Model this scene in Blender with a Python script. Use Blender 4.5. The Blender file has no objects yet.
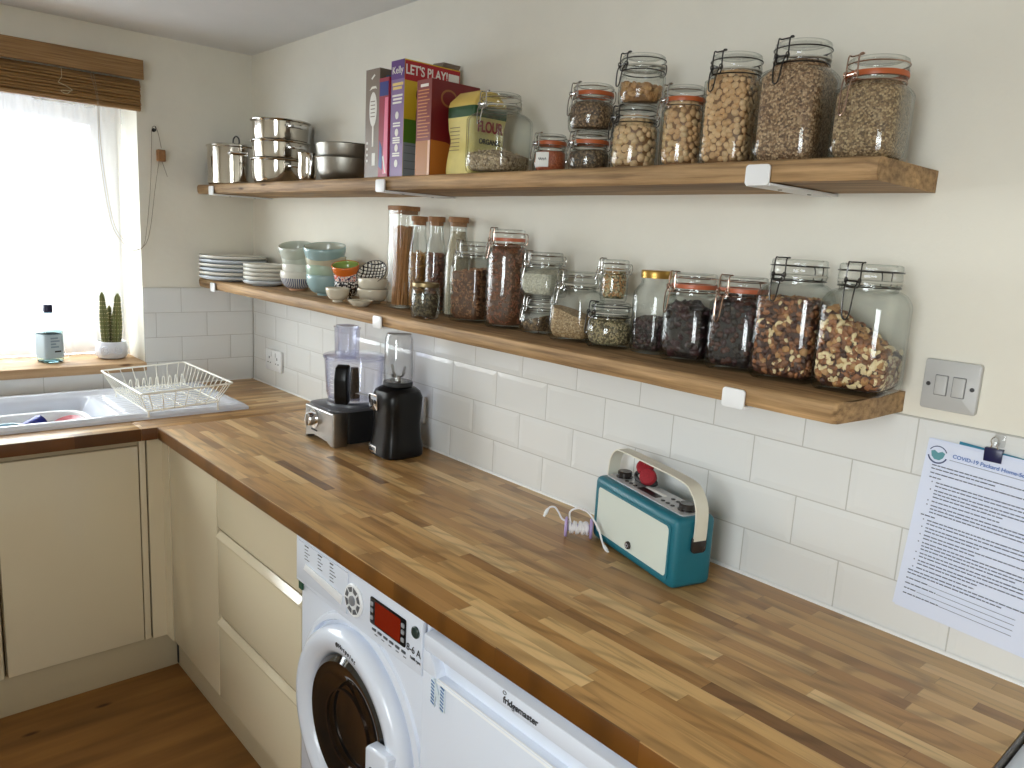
import bpy, bmesh, math, random
from mathutils import Vector, Matrix, noise
rnd = random.Random(7)
SC = bpy.context.scene
COL = SC.collection
PI = math.pi
CAMP = (3.2214, -1.3867, 1.5652)

# ------------------------------------------------------------------ materials
def lin(r, g, b):
    f = lambda c: (c / 255 / 12.92) if c <= 10.3 else ((c / 255 + .055) / 1.055) ** 2.4
    return (f(r), f(g), f(b), 1)

class NT:
    def __init__(s, name):
        s.m = bpy.data.materials.new(name); s.m.use_nodes = True
        s.nt = s.m.node_tree; s.p = s.nt.nodes['Principled BSDF']; s.out = s.nt.nodes['Material Output']
    def n(s, t, **kw):
        x = s.nt.nodes.new(t)
        for k, v in kw.items(): setattr(x, k, v)
        return x
    def l(s, a, b): s.nt.links.new(a, b)
    def set(s, sock, v):
        if hasattr(v, 'is_linked'): s.l(v, sock)
        else: sock.default_value = v
    def math(s, op, a, b=None, c=None):
        x = s.n('ShaderNodeMath', operation=op)
        s.set(x.inputs[0], a)
        if b is not None: s.set(x.inputs[1], b)
        if c is not None: s.set(x.inputs[2], c)
        return x.outputs[0]
    def obj(s):
        t = s.n('ShaderNodeTexCoord'); return t.outputs['Object']
    def sep(s, v):
        x = s.n('ShaderNodeSeparateXYZ'); s.l(v, x.inputs[0]); return x.outputs
    def comb(s, a, b, c):
        x = s.n('ShaderNodeCombineXYZ'); s.set(x.inputs[0], a); s.set(x.inputs[1], b); s.set(x.inputs[2], c); return x.outputs[0]
    def vscale(s, v, sc):
        x = s.n('ShaderNodeMapping'); s.l(v, x.inputs[0]); x.inputs['Scale'].default_value = sc; return x.outputs[0]
    def noise(s, v, scale, detail=3, rough=.55):
        x = s.n('ShaderNodeTexNoise'); s.l(v, x.inputs['Vector']); x.inputs['Scale'].default_value = scale
        x.inputs['Detail'].default_value = detail; x.inputs['Roughness'].default_value = rough; return x.outputs['Fac']
    def voro(s, v, scale, out='Color', feature='F1'):
        x = s.n('ShaderNodeTexVoronoi', feature=feature); s.l(v, x.inputs['Vector']); x.inputs['Scale'].default_value = scale; return x.outputs[out]
    def white(s, a, b=0.0):
        x = s.n('ShaderNodeTexWhiteNoise', noise_dimensions='2D'); s.l(s.comb(a, b, 0.0), x.inputs['Vector']); return x.outputs['Value']
    def ramp(s, f, stops, interp='LINEAR'):
        x = s.n('ShaderNodeValToRGB'); s.l(f, x.inputs[0]); e = x.color_ramp.elements; x.color_ramp.interpolation = interp
        while len(e) > len(stops): e.remove(e[-1])
        while len(e) < len(stops): e.new(0.5)
        for q, (p, c) in zip(e, stops): q.position = p; q.color = c
        return x.outputs[0]
    def mix(s, f, a, b, mode='MIX'):
        x = s.n('ShaderNodeMix', data_type='RGBA', blend_type=mode)
        s.set(x.inputs['Factor'], f); s.set(x.inputs[6], a); s.set(x.inputs[7], b); return x.outputs[2]
    def bump(s, h, strength=.3, dist=.002):
        x = s.n('ShaderNodeBump'); s.l(h, x.inputs['Height']); x.inputs['Strength'].default_value = strength
        x.inputs['Distance'].default_value = dist; s.l(x.outputs[0], s.p.inputs['Normal'])
    def col(s, c): s.set(s.p.inputs['Base Color'], c); return s
    def rough(s, r): s.set(s.p.inputs['Roughness'], r); return s

def mat(name, c, rough=.5, metal=0, spec=.5, coat=0, var=0, vscale=30, bump=0):
    t = NT(name); t.rough(rough); t.p.inputs['Metallic'].default_value = metal
    t.p.inputs['Specular IOR Level'].default_value = spec
    if coat: t.p.inputs['Coat Weight'].default_value = coat; t.p.inputs['Coat Roughness'].default_value = .08
    if var or bump:
        nz = t.noise(t.obj(), vscale, 4)
        if var:
            d = tuple(x * (1 - var) for x in c[:3]) + (1,); u = tuple(min(1, x * (1 + var)) for x in c[:3]) + (1,)
            t.col(t.ramp(nz, [(.3, d), (.7, u)]))
        else: t.col(c)
        if bump: t.bump(nz, bump)
    else: t.col(c)
    return t.m

def glassmat(name, tint=(.98, .987, .982), edge=(.64, .68, .66), f0=.04, rough=.0):
    """thin clear glass: transmits straight through, reflects by angle, darkens where the wall is seen edge-on"""
    t = NT(name); nt = t.nt
    lw = t.n('ShaderNodeLayerWeight'); lw.inputs[0].default_value = .5; fc = lw.outputs['Facing']
    tr = t.n('ShaderNodeBsdfTransparent'); gl = t.n('ShaderNodeBsdfGlossy'); gl.inputs['Roughness'].default_value = rough
    t.l(t.mix(t.math('POWER', fc, 3.0), tint + (1,), edge + (1,)), tr.inputs[0])
    F = t.math('ADD', f0, t.math('MULTIPLY', 1 - f0, t.math('POWER', fc, 5.0)))
    ms = t.n('ShaderNodeMixShader'); t.l(F, ms.inputs[0]); t.l(tr.outputs[0], ms.inputs[1]); t.l(gl.outputs[0], ms.inputs[2])
    t.l(ms.outputs[0], t.out.inputs['Surface']); nt.nodes.remove(t.p)
    return t.m

def plaster(name, c):
    t = NT(name); o = t.obj(); t.rough(.85); t.p.inputs['Specular IOR Level'].default_value = .2
    nz = t.noise(o, 3.5, 5, .6); c2 = tuple(x * .955 for x in c[:3]) + (1,)
    t.col(t.ramp(nz, [(.35, c2), (.65, c)]))
    t.bump(t.noise(o, 26, 5, .65), .22, .004)
    return t.m

def wood_block(name, along, w=.0290, L=.30, pal=None, rough=.30, stain=1.0):
    """solid stave worktop; along = 0 (x) or 1 (y)"""
    t = NT(name); X = t.sep(t.obj()); a = X[along]; b = X[1 - along]
    v = t.math('DIVIDE', b, w); row = t.math('FLOOR', v)
    wn = t.white(row, 3.7)
    u = t.math('ADD', t.math('DIVIDE', a, L), t.math('MULTIPLY', wn, 9.0)); colid = t.math('FLOOR', u)
    r = t.white(row, t.math('ADD', colid, .37)); r2 = t.white(t.math('ADD', colid, 5.3), row)
    pal = pal or [(0, lin(110, 78, 48)), (.03, lin(156, 115, 68)), (.3, lin(178, 136, 84)), (.7, lin(192, 152, 98)), (.9, lin(208, 172, 118)), (1, lin(218, 186, 134))]
    base = t.ramp(r, pal)
    gv = t.comb(t.math('MULTIPLY', a, 5.0), t.math('MULTIPLY', b, 90.0), t.math('MULTIPLY', r2, 40.0))
    g = t.noise(gv, 1.0, 5, .6)
    gv2 = t.comb(t.math('MULTIPLY', a, 7.0), t.math('MULTIPLY', b, 26.0), t.math('MULTIPLY', r2, 90.0))
    wv = t.n('ShaderNodeTexWave', wave_type='RINGS', rings_direction='SPHERICAL'); t.l(gv2, wv.inputs['Vector']); wv.inputs['Scale'].default_value = .55
    wv.inputs['Distortion'].default_value = 9; wv.inputs['Detail'].default_value = 2; wv.inputs['Detail Scale'].default_value = .7
    k = t.math('MULTIPLY', t.ramp(g, [(.28, (.68, .68, .68, 1)), (.48, (1.0, 1.0, 1.0, 1)), (.8, (1.12, 1.12, 1.12, 1))]),
               t.ramp(wv.outputs['Fac'], [(0, (.76, .76, .76, 1)), (.30, (1, 1, 1, 1)), (1, (1.05, 1.05, 1.05, 1))]))
    fr = t.math('FRACT', v); fu = t.math('FRACT', u)
    gap = t.math('MULTIPLY', t.math('GREATER_THAN', fr, .018), t.math('GREATER_THAN', fu, .003))
    k = t.math('MULTIPLY', k, t.math('ADD', .72, t.math('MULTIPLY', gap, .28)))
    k = t.math('MULTIPLY', k, stain)
    t.col(t.mix(1.0, base, t.comb(k, k, k), 'MULTIPLY'))
    t.rough(t.math('ADD', rough, t.math('MULTIPLY', g, .14)))
    t.p.inputs['Specular IOR Level'].default_value = .45
    t.bump(g, .10, .001)
    return t.m

def rough_wood(name, along=0, c1=lin(98, 66, 38), c2=lin(172, 128, 82), sc=1.0):
    t = NT(name); X = t.sep(t.obj()); a = X[along]; b = X[1 - along]; z = X[2]
    v = t.comb(t.math('MULTIPLY', a, 2.6 * sc), t.math('MULTIPLY', b, 34.0 * sc), t.math('MULTIPLY', z, 60.0 * sc))
    g = t.noise(v, 1.6, 6, .62)
    v2 = t.comb(t.math('MULTIPLY', a, 1.1), t.math('MULTIPLY', b, 7.0), t.math('MULTIPLY', z, 7.0)); g2 = t.noise(v2, 1.4, 3)
    base = t.ramp(g, [(.28, c1), (.5, tuple((p + q) / 2 for p, q in zip(c1, c2))), (.74, c2)])
    kk = t.ramp(g2, [(.3, (.66, .66, .66, 1)), (.65, (1.12, 1.12, 1.12, 1))])
    kn = t.voro(t.comb(t.math('MULTIPLY', a, 4.2), t.math('MULTIPLY', b, 11.0), t.math('MULTIPLY', z, 20.0)), 1.0, 'Distance')
    kd = t.ramp(kn, [(.05, (.30, .24, .2, 1)), (.13, (1, 1, 1, 1))])
    c = t.mix(1.0, base, kk, 'MULTIPLY'); c = t.mix(1.0, c, kd, 'MULTIPLY')
    t.col(c); t.rough(.62); t.p.inputs['Specular IOR Level'].default_value = .35; t.bump(g, .35, .002)
    return t.m

def grain_mat(name, c1, c2, c3, scale=320, bump=.6):
    t = NT(name); o = t.obj(); v = t.voro(o, scale, 'Color'); f = t.sep(v)[0]
    d = t.voro(o, scale, 'Distance')
    c = t.ramp(f, [(0, c1), (.5, c2), (1, c3)])
    k = t.ramp(d, [(0, (1.1, 1.1, 1.1, 1)), (.9, (.55, .55, .55, 1))])
    t.col(t.mix(1.0, c, k, 'MULTIPLY')); t.rough(.65); t.bump(d, bump, -.002)
    return t.m

# ------------------------------------------------------------------ mesh helpers
def BM(): return bmesh.new()

def quad(bm, vs, mi=0):
    f = bm.faces.new([v if isinstance(v, bmesh.types.BMVert) else bm.verts.new(v) for v in vs]); f.material_index = mi; return f

def box(bm, x0, y0, z0, x1, y1, z1, bev=0, seg=2, mi=0, M=None):
    x0, x1 = min(x0, x1), max(x0, x1); y0, y1 = min(y0, y1), max(y0, y1); z0, z1 = min(z0, z1), max(z0, z1)
    P = [(x, y, z) for z in (z0, z1) for y in (y0, y1) for x in (x0, x1)]
    V = [bm.verts.new(M @ Vector(p) if M else p) for p in P]
    F = [quad(bm, [V[i] for i in q], mi) for q in ((0, 2, 3, 1), (4, 5, 7, 6), (0, 1, 5, 4), (2, 6, 7, 3), (0, 4, 6, 2), (1, 3, 7, 5))]
    if bev:
        ed = list({e for f in F for e in f.edges})
        r = bmesh.ops.bevel(bm, geom=ed, offset=bev, segments=seg, affect='EDGES', profile=.5)
        for f in r['faces']: f.material_index = mi
    return F

def prism(bm, poly, h0, h1, frame=None, bev=0, mi=0, seg=2):
    """poly: 2-D outline in (a,b); extruded from h0 to h1 along c; frame(a,b,c)->xyz"""
    fr = frame or (lambda a, b, c: (a, b, c))
    A = [bm.verts.new(fr(a, b, h0)) for a, b in poly]; B = [bm.verts.new(fr(a, b, h1)) for a, b in poly]; n = len(poly)
    fs = [quad(bm, A[::-1], mi), quad(bm, B, mi)]
    for i in range(n): fs.append(quad(bm, (A[i], A[(i + 1) % n], B[(i + 1) % n], B[i]), mi))
    if bev:
        ed = list(set(fs[0].edges) | set(fs[1].edges))
        r = bmesh.ops.bevel(bm, geom=ed, offset=bev, segments=seg, affect='EDGES', profile=.5)
        for f in r['faces']: f.material_index = mi
    return fs

def rrect(w, h, r, n=5, cx=0, cy=0):
    out = []
    for sx, sy, a0 in ((1, 1, 0), (-1, 1, 90), (-1, -1, 180), (1, -1, 270)):
        for i in range(n + 1):
            a = math.radians(a0 + 90 * i / n); out.append((cx + sx * (w / 2 - r) + r * math.cos(a), cy + sy * (h / 2 - r) + r * math.sin(a)))
    return out

def sup(az, n):
    c, s = abs(math.cos(az)), abs(math.sin(az)); return 1.0 if n <= 2.01 else 1 / ((c ** n + s ** n) ** (1 / n))

def lathe(bm, prof, seg=40, c=(0, 0, 0), mi=0, closed=False, M=None, smooth=True):
    """prof rows (r, z) or (r, z, exponent) or (r, z, exponent, material)"""
    rings = []
    for row in prof:
        r, z = row[0], row[1]; n = row[2] if len(row) > 2 and row[2] else 2
        if r <= 1e-7: pts = [(c[0], c[1], c[2] + z)]
        else: pts = [(c[0] + r * sup(2 * PI * k / seg, n) * math.cos(2 * PI * k / seg), c[1] + r * sup(2 * PI * k / seg, n) * math.sin(2 * PI * k / seg), c[2] + z) for k in range(seg)]
        rings.append([bm.verts.new(M @ Vector(p) if M else p) for p in pts])
    pairs = list(zip(range(len(rings) - 1), range(1, len(rings))))
    if closed: pairs.append((len(rings) - 1, 0))
    for i, j in pairs:
        A, B = rings[i], rings[j]; m = prof[j][3] if len(prof[j]) > 3 else mi
        if len(A) == 1 and len(B) == 1: continue
        for k in range(seg):
            k2 = (k + 1) % seg
            if len(A) == 1: quad(bm, (A[0], B[k], B[k2]), m)
            elif len(B) == 1: quad(bm, (A[k], A[k2], B[0]), m)
            else: quad(bm, (A[k], A[k2], B[k2], B[k]), m)
    if not closed:
        for ring in (rings[0], rings[-1]):
            if len(ring) > 1: quad(bm, ring, prof[0][3] if len(prof[0]) > 3 else mi)
    return rings

def tube(bm, pts, r, seg=8, closed=False, mi=0, cap=True):
    P = [Vector(p) for p in pts]; n = len(P); rings = []; up = None
    for i in range(n):
        if closed: t = (P[(i + 1) % n] - P[i - 1])
        else: t = P[min(i + 1, n - 1)] - P[max(i - 1, 0)]
        t = t.normalized() if t.length > 1e-9 else Vector((0, 0, 1))
        if up is None: up = t.orthogonal().normalized()
        up = (up - t * up.dot(t)); up = up.normalized() if up.length > 1e-6 else t.orthogonal().normalized()
        s = t.cross(up); rr = r[i] if isinstance(r, (list, tuple)) else r
        rings.append([bm.verts.new(P[i] + (up * math.cos(2 * PI * k / seg) + s * math.sin(2 * PI * k / seg)) * rr) for k in range(seg)])
    for i in range(n if closed else n - 1):
        A, B = rings[i], rings[(i + 1) % n]
        for k in range(seg): quad(bm, (A[k], A[(k + 1) % seg], B[(k + 1) % seg], B[k]), mi)
    if not closed and cap: quad(bm, rings[0][::-1], mi); quad(bm, rings[-1], mi)

def ribbon(bm, pts, side, w, th, mi=0):
    """flat strap along pts; side = width direction"""
    P = [Vector(p) for p in pts]; S = Vector(side).normalized(); rows = []
    for i in range(len(P)):
        t = (P[min(i + 1, len(P) - 1)] - P[max(i - 1, 0)]).normalized(); nn = t.cross(S).normalized()
        rows.append([bm.verts.new(P[i] + S * (a * w / 2) + nn * (b * th / 2)) for a, b in ((-1, -1), (1, -1), (1, 1), (-1, 1))])
    for A, B in zip(rows, rows[1:]):
        for k in range(4): quad(bm, (A[k], A[(k + 1) % 4], B[(k + 1) % 4], B[k]), mi)
    quad(bm, rows[0][::-1], mi); quad(bm, rows[-1], mi)

def smoothpath(pts, n=8, closed=False):
    P = [Vector(p) for p in pts]; out = []; N = len(P)
    for i in range(N if closed else N - 1):
        p0 = P[i - 1] if (i > 0 or closed) else P[0]; p1 = P[i]; p2 = P[(i + 1) % N]; p3 = P[(i + 2) % N] if (closed or i + 2 < N) else P[-1]
        for k in range(n):
            t = k / n; out.append(.5 * ((2 * p1) + (p2 - p0) * t + (2 * p0 - 5 * p1 + 4 * p2 - p3) * t * t + (3 * p1 - p0 - 3 * p2 + p3) * t ** 3))
    if not closed: out.append(P[-1])
    return out

def ring_pts(r, z, n=40, c=(0, 0)): return [(c[0] + r * math.cos(2 * PI * k / n), c[1] + r * math.sin(2 * PI * k / n), z) for k in range(n)]

def make(name, bm, mats, parent=None, loc=None, angle=35, fix=True):
    if fix: bmesh.ops.recalc_face_normals(bm, faces=bm.faces[:])
    me = bpy.data.meshes.new(name); bm.to_mesh(me); bm.free()
    for m in (mats if isinstance(mats, (list, tuple)) else [mats]): me.materials.append(m)
    if angle: me.shade_smooth(); me.set_sharp_from_angle(angle=math.radians(angle))
    o = bpy.data.objects.new(name, me); COL.objects.link(o)
    if parent: o.parent = parent
    if loc: o.location = loc
    return o

def thing(name, label, cat, loc=(0, 0, 0), rotz=0, group=None):
    o = bpy.data.objects.new(name, None); COL.objects.link(o); o.empty_display_size = .05
    o.location = loc; o.rotation_euler = (0, 0, rotz); return tag(o, label, cat, group)

def tag(o, label, cat, group=None, kind=None):
    o['label'] = label; o['category'] = cat
    if group: o['group'] = group
    if kind: o['kind'] = kind
    return o

def struct(o, label=None, cat=None):
    o['kind'] = 'structure'
    if label: o['label'] = label
    if cat: o['category'] = cat
    return o

def dup(root, loc, label, rotz=None, group=None):
    r = root.copy(); COL.objects.link(r); r.location = loc
    if rotz is not None: r.rotation_euler = (0, 0, rotz)
    r['label'] = label
    if group: r['group'] = group
    for ch in list(root.children):
        c = ch.copy(); COL.objects.link(c); c.parent = r
        for g in list(ch.children):
            d = g.copy(); COL.objects.link(d); d.parent = c
    return r

def text(name, s, size, parent, M, m, ext=.0004, align='CENTER', sx=1.0, bold=0.0):
    """raised lettering; M places its local x (reading direction), y (up) and z (outward)"""
    cu = bpy.data.curves.new(name, 'FONT'); cu.body = s; cu.size = size; cu.extrude = ext; cu.align_x = align; cu.align_y = 'CENTER'; cu.offset = bold
    tmp = bpy.data.objects.new(name, cu); COL.objects.link(tmp)
    dg = bpy.context.evaluated_depsgraph_get(); dg.update()
    me = bpy.data.meshes.new_from_object(tmp.evaluated_get(dg)); bpy.data.objects.remove(tmp)
    me.transform(M @ Matrix.Diagonal((sx, 1, 1, 1))); me.materials.clear(); me.materials.append(m); me.name = name
    o = bpy.data.objects.new(name, me); COL.objects.link(o); o.parent = parent
    return o

def frameM(o, x, y):
    """matrix with origin o, x reading direction, y up direction"""
    x = Vector(x).normalized(); y = Vector(y).normalized(); z = x.cross(y).normalized()
    M = Matrix((x, y, z)).transposed().to_4x4(); M.translation = Vector(o); return M
XZ = lambda x, y, z: frameM((x, y, z), (1, 0, 0), (0, 0, 1))          # lettering on a face that looks to -y
YZ = lambda x, y, z: frameM((x, y, z), (0, 1, 0), (0, 0, 1))          # lettering on a face that looks to +x

def campan(x, y): return math.atan2(CAMP[1] - y, CAMP[0] - x)

# ------------------------------------------------------------------ palette
m_wall = plaster('wall_paint', lin(237, 233, 220))
m_ceil = plaster('ceiling_paint', lin(228, 227, 224))
m_tile = mat('tile_glaze', lin(228, 229, 227), .10, spec=.5, var=.015, vscale=2)
m_grout = mat('grout', lin(190, 189, 184), .9)
m_caulk = mat('caulk', lin(240, 240, 238), .35)
m_upvc = mat('white_upvc', lin(240, 240, 240), .3)
m_cream = mat('cream_gloss', lin(216, 203, 174), .13, spec=.5, coat=.3)
m_creamd = mat('cream_matt', lin(190, 176, 146), .45)
m_white = mat('white_enamel', lin(224, 230, 241), .22, coat=.2)
m_whitep = mat('white_plastic', lin(236, 237, 238), .35)
m_black = mat('black_plastic', lin(12, 12, 13), .28, spec=.28)
m_blackm = mat('black_matt', lin(20, 20, 22), .55)
m_steel = mat('polished_steel', lin(206, 200, 190), .10, 1)
m_steelb = mat('brushed_steel', lin(176, 174, 170), .30, 1)
m_greymet = mat('grey_anodised', lin(160, 156, 147), .38, 1)
m_chrome = mat('chrome', lin(222, 222, 222), .06, 1)
m_dkmetal = mat('dark_wire', lin(78, 76, 74), .3, 1)
m_wire = mat('steel_wire', lin(190, 188, 184), .2, 1)
m_copwire = mat('copper_wire', lin(184, 156, 140), .22, 1)
m_glass = glassmat('jar_glass')
m_blender = glassmat('clear_plastic', (.95, .95, .95), (.62, .62, .64), .045)
m_blueplas = glassmat('blue_tinted_plastic', (.955, .958, .985), (.64, .64, .80), .05)
m_pane = glassmat('window_glass', (.97, .985, .98), (.8, .85, .83), .04)
tt = NT('bottle_glass'); gg = tt.n('ShaderNodeBsdfGlass'); gg.inputs['Color'].default_value = (.86, .955, .975, 1); gg.inputs['IOR'].default_value = 1.46; gg.inputs['Roughness'].default_value = 0; tt.l(gg.outputs[0], tt.out.inputs['Surface']); tt.nt.nodes.remove(tt.p); m_bottle = tt.m
m_seal_o = mat('orange_rubber', lin(182, 92, 46), .4)
m_seal_r = mat('copper_rubber', lin(190, 104, 70), .4)
m_seal_g = mat('clear_rubber', lin(196, 194, 182), .4)
m_cork = mat('cork_lid', lin(150, 106, 66), .7, var=.18, vscale=160)
m_gold = mat('gold_lid', lin(186, 150, 82), .36, 1)
m_label = mat('paper_label', lin(236, 234, 228), .6)
m_ink = mat('black_ink', lin(30, 30, 34), .5)
m_shelf = rough_wood('scaffold_board', 0, lin(112, 84, 54), lin(200, 163, 116))
m_sillw = rough_wood('sill_pine', 1, lin(172, 136, 98), lin(204, 170, 130), .7)
m_top_x = wood_block('worktop_staves_along', 0)
m_top_y = wood_block('worktop_staves_across', 1)
m_edge = wood_block('worktop_dark_edge', 0, pal=[(0, lin(98, 60, 18)), (1, lin(122, 78, 28))]); m_edge_y = wood_block('worktop_dark_edge_short', 1, pal=[(0, lin(92, 54, 20)), (1, lin(114, 70, 32))])  # front edges take a darker, more saturated palette than the top
m_floor = rough_wood('floor_board', 1, lin(126, 86, 40), lin(154, 108, 56), .25)

# ------------------------------------------------------------------ room shell
TW = .91                                   # worktop height
XJ, XO, TP = 1.3257, .0983, .20095         # tile joints along the long wall; portal for the added, unseen fill opening
ROWS = [TW, 1.007, 1.1060, 1.2051, 1.3042]
CE = 2.248
XE, YL = 4.6, -2.75
WY0, WY1, WZ0, WZ1 = -2.05, -.445, .978, 2.02   # window opening in the back wall

bm = BM(); box(bm, -.34, YL - .2, -.1, XE + .2, .3, 0); struct(make('floor', bm, m_floor))
bm = BM(); box(bm, -.34, YL - .2, CE, XE + .2, .3, CE + .1); struct(make('ceiling', bm, m_ceil))
bm = BM(); box(bm, -.34, .006, 0, XE + .2, .3, CE); wall_right = struct(make('wall_right', bm, m_wall))
bm = BM()
box(bm, -.34, YL, 0, -.006, WY0, CE); box(bm, -.34, WY1, 0, -.006, .006, CE)
box(bm, -.34, WY0, 0, -.006, WY1, WZ0); box(bm, -.34, WY0, WZ1, -.006, WY1, CE)
wall_back = struct(make('wall_back', bm, m_wall, fix=False))
RX0, RX1, RZ0, RZ1 = 2.70, 3.88, 1.05, 2.12      # added unseen side-wall opening, placed and sized to supply fill light
bm = BM(); box(bm, XE, YL - .2, 0, XE + .2, .3, CE); struct(make('wall_front', bm, m_wall))
bm = BM()
box(bm, -.34, YL - .2, 0, RX0, YL, CE); box(bm, RX1, YL - .2, 0, XE, YL, CE)
box(bm, RX0, YL - .2, 0, RX1, YL, RZ0); box(bm, RX0, YL - .2, RZ1, RX1, YL, CE)
struct(make('wall_left', bm, m_wall, fix=False))

def window(name, x0, x1, y0, y1, z0, z1, fw=.085):
    bm = BM()
    box(bm, x0, y0, z0, x1, y0 + fw, z1, .006); box(bm, x0, y1 - fw, z0, x1, y1, z1, .006)
    box(bm, x0, y0 + fw, z0, x1, y1 - fw, z0 + fw, .006); box(bm, x0, y0 + fw, z1 - fw, x1, y1 - fw, z1, .006)
    w = struct(make(name, bm, m_upvc))
    bm = BM(); xm = (x0 + x1) / 2; box(bm, xm - .004, y0 + fw * .9, z0 + fw * .9, xm + .004, y1 - fw * .9, z1 - fw * .9)
    make('pane', bm, m_pane, w, angle=0); return w
w1 = window('window_1', -.33, -.27, WY0, WY1, 1.016, WZ1, .10)
bm = BM(); box(bm, RX0, YL - .13, RZ0, RX0 + .07, YL - .07, RZ1, .006); box(bm, RX1 - .07, YL - .13, RZ0, RX1, YL - .07, RZ1, .006); box(bm, RX0 + .07, YL - .13, RZ0, RX1 - .07, YL - .07, RZ0 + .07, .006); box(bm, RX0 + .07, YL - .13, RZ1 - .07, RX1 - .07, YL - .07, RZ1, .006)
w2 = struct(make('fill_window', bm, m_upvc)); bm = BM(); box(bm, RX0 + .065, YL - .104, RZ0 + .065, RX1 - .065, YL - .096, RZ1 - .065); make('pane', bm, m_pane, w2, angle=0)  # unseen window added to let fill light into the room
bm = BM(); box(bm, -.268, WY0 + .002, WZ0 + .001, .032, WY1 - .002, 1.015, .006); struct(make('trim_1', bm, m_sillw), 'pale wooden window sill under the curtain', 'window sill')

def tiles(name, parent, frame, rows, jo, a_lo, a_hi):
    bm = BM(); g = .0012
    for (z0, z1, lo, hi, par) in rows:
        k = math.floor((lo - jo[par]) / TP) - 1
        while True:
            a0 = max(lo, jo[par] + k * TP + g); a1 = min(hi, jo[par] + (k + 1) * TP - g); k += 1
            if a0 >= hi: break
            if a1 - a0 < .006: continue
            b0, b1 = z0 + g, z1 - g; i = min(.013, (a1 - a0) * .3)
            O = [(a0, b0), (a1, b0), (a1, b1), (a0, b1)]; I = [(a0 + i, b0 + i), (a1 - i, b0 + i), (a1 - i, b1 - i), (a0 + i, b1 - i)]
            B_ = [bm.verts.new(frame(a, b, -.004)) for a, b in O]; A = [bm.verts.new(frame(a, b, 0)) for a, b in O]; C = [bm.verts.new(frame(a, b, .0013)) for a, b in I]
            for q in range(4):
                quad(bm, (B_[q], B_[(q + 1) % 4], A[(q + 1) % 4], A[q])); quad(bm, (A[q], A[(q + 1) % 4], C[(q + 1) % 4], C[q]))
            quad(bm, C)
    f = bm.faces[:]; bmesh.ops.recalc_face_normals(bm, faces=f)
    return make(name, bm, m_tile, parent, angle=0, fix=False)
R4 = list(zip(ROWS, ROWS[1:]))
tiles('splashback_tiles', wall_right, lambda a, b, c: (a, -c + .001, b), [(z0, z1, .002, 3.45, q) for (z0, z1), q in zip(R4, (1, 0, 1, 0))], (XJ, XJ + XO), 0, 3)
rb = [(z0, z1, .002, .442, q) for (z0, z1), q in zip(R4, (1, 0, 1, 0))] + [(ROWS[0], WZ0 - .002, .446, 2.7, 1)]
tiles('splashback_tiles', wall_back, lambda a, b, c: (c - .001, -a, b), rb, (.0994, .0994 + XO), 0, 3)
bm = BM(); box(bm, 0, .001, TW - .02, 3.452, .0058, ROWS[4] + .001); make('grout', bm, m_grout, wall_right, angle=0)
bm = BM(); box(bm, -.0058, -.444, TW - .02, -.001, 0, ROWS[4] + .001); box(bm, -.0058, -2.7, TW - .02, -.001, -.4445, WZ0 - .001); make('grout', bm, m_grout, wall_back, angle=0)
bm = BM(); prism(bm, [(0.0002, TW + .0002), (-.005, TW + .0002), (-.004, TW + .003), (0.0002, TW + .0055)], .012, 2.984, lambda a, b, c: (c, a - .002, b))
struct(make('trim_2', bm, m_caulk), 'white sealant bead where the worktop meets the tiles', 'sealant')
bm = BM(); prism(bm, [(0.0002, TW + .0002), (.005, TW + .0002), (.004, TW + .003), (0.0002, TW + .0055)], -2.6, -.012, lambda a, b, c: (a + .002, c, b))
struct(make('trim_3', bm, m_caulk), 'white sealant bead below the window wall tiles', 'sealant')

# ------------------------------------------------------------------ worktops
WFX, WFY = .672, -.612
bm = BM(); box(bm, WFX + .0004, WFY, TW - .04, 2.986, -.0005, TW, .0025)
bm.normal_update()
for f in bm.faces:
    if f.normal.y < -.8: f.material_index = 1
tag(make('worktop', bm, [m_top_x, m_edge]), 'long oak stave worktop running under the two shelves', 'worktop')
SK = (.03, -1.75, .556, -.262)             # sink outline x0,y0,x1,y1
bm = BM(); box(bm, .0005, -2.6, TW - .04, WFX, -1.70, TW, .0025); box(bm, .0005, -1.70, TW - .04, .07, -.66, TW); box(bm, .545, -1.70, TW - .04, WFX, -.66, TW, .0025); box(bm, .0005, -.66, TW - .04, WFX, -.0005, TW, .0025)
bm.normal_update()
for f in bm.faces:
    if f.normal.x > .8: f.material_index = 1
tag(make('worktop', bm, [m_top_y, m_edge_y]), 'short oak stave worktop around the white sink', 'worktop')

bm = BM(); box(bm, 2.9865, WFY + .001, TW - .04, 2.9895, -.001, TW - .0005, .0006); struct(make('trim_4', bm, mat('end_strip', lin(96, 92, 88), .4, .4)), 'grey strip on the sawn end of the long worktop', 'edge strip')
bm = BM(); box(bm, 2.992, -.598, .001, 3.012, -.002, TW - .012, .0015); tag(make('end_panel', bm, m_white), 'white upright panel closing the run beyond the long worktop end', 'panel')

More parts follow.
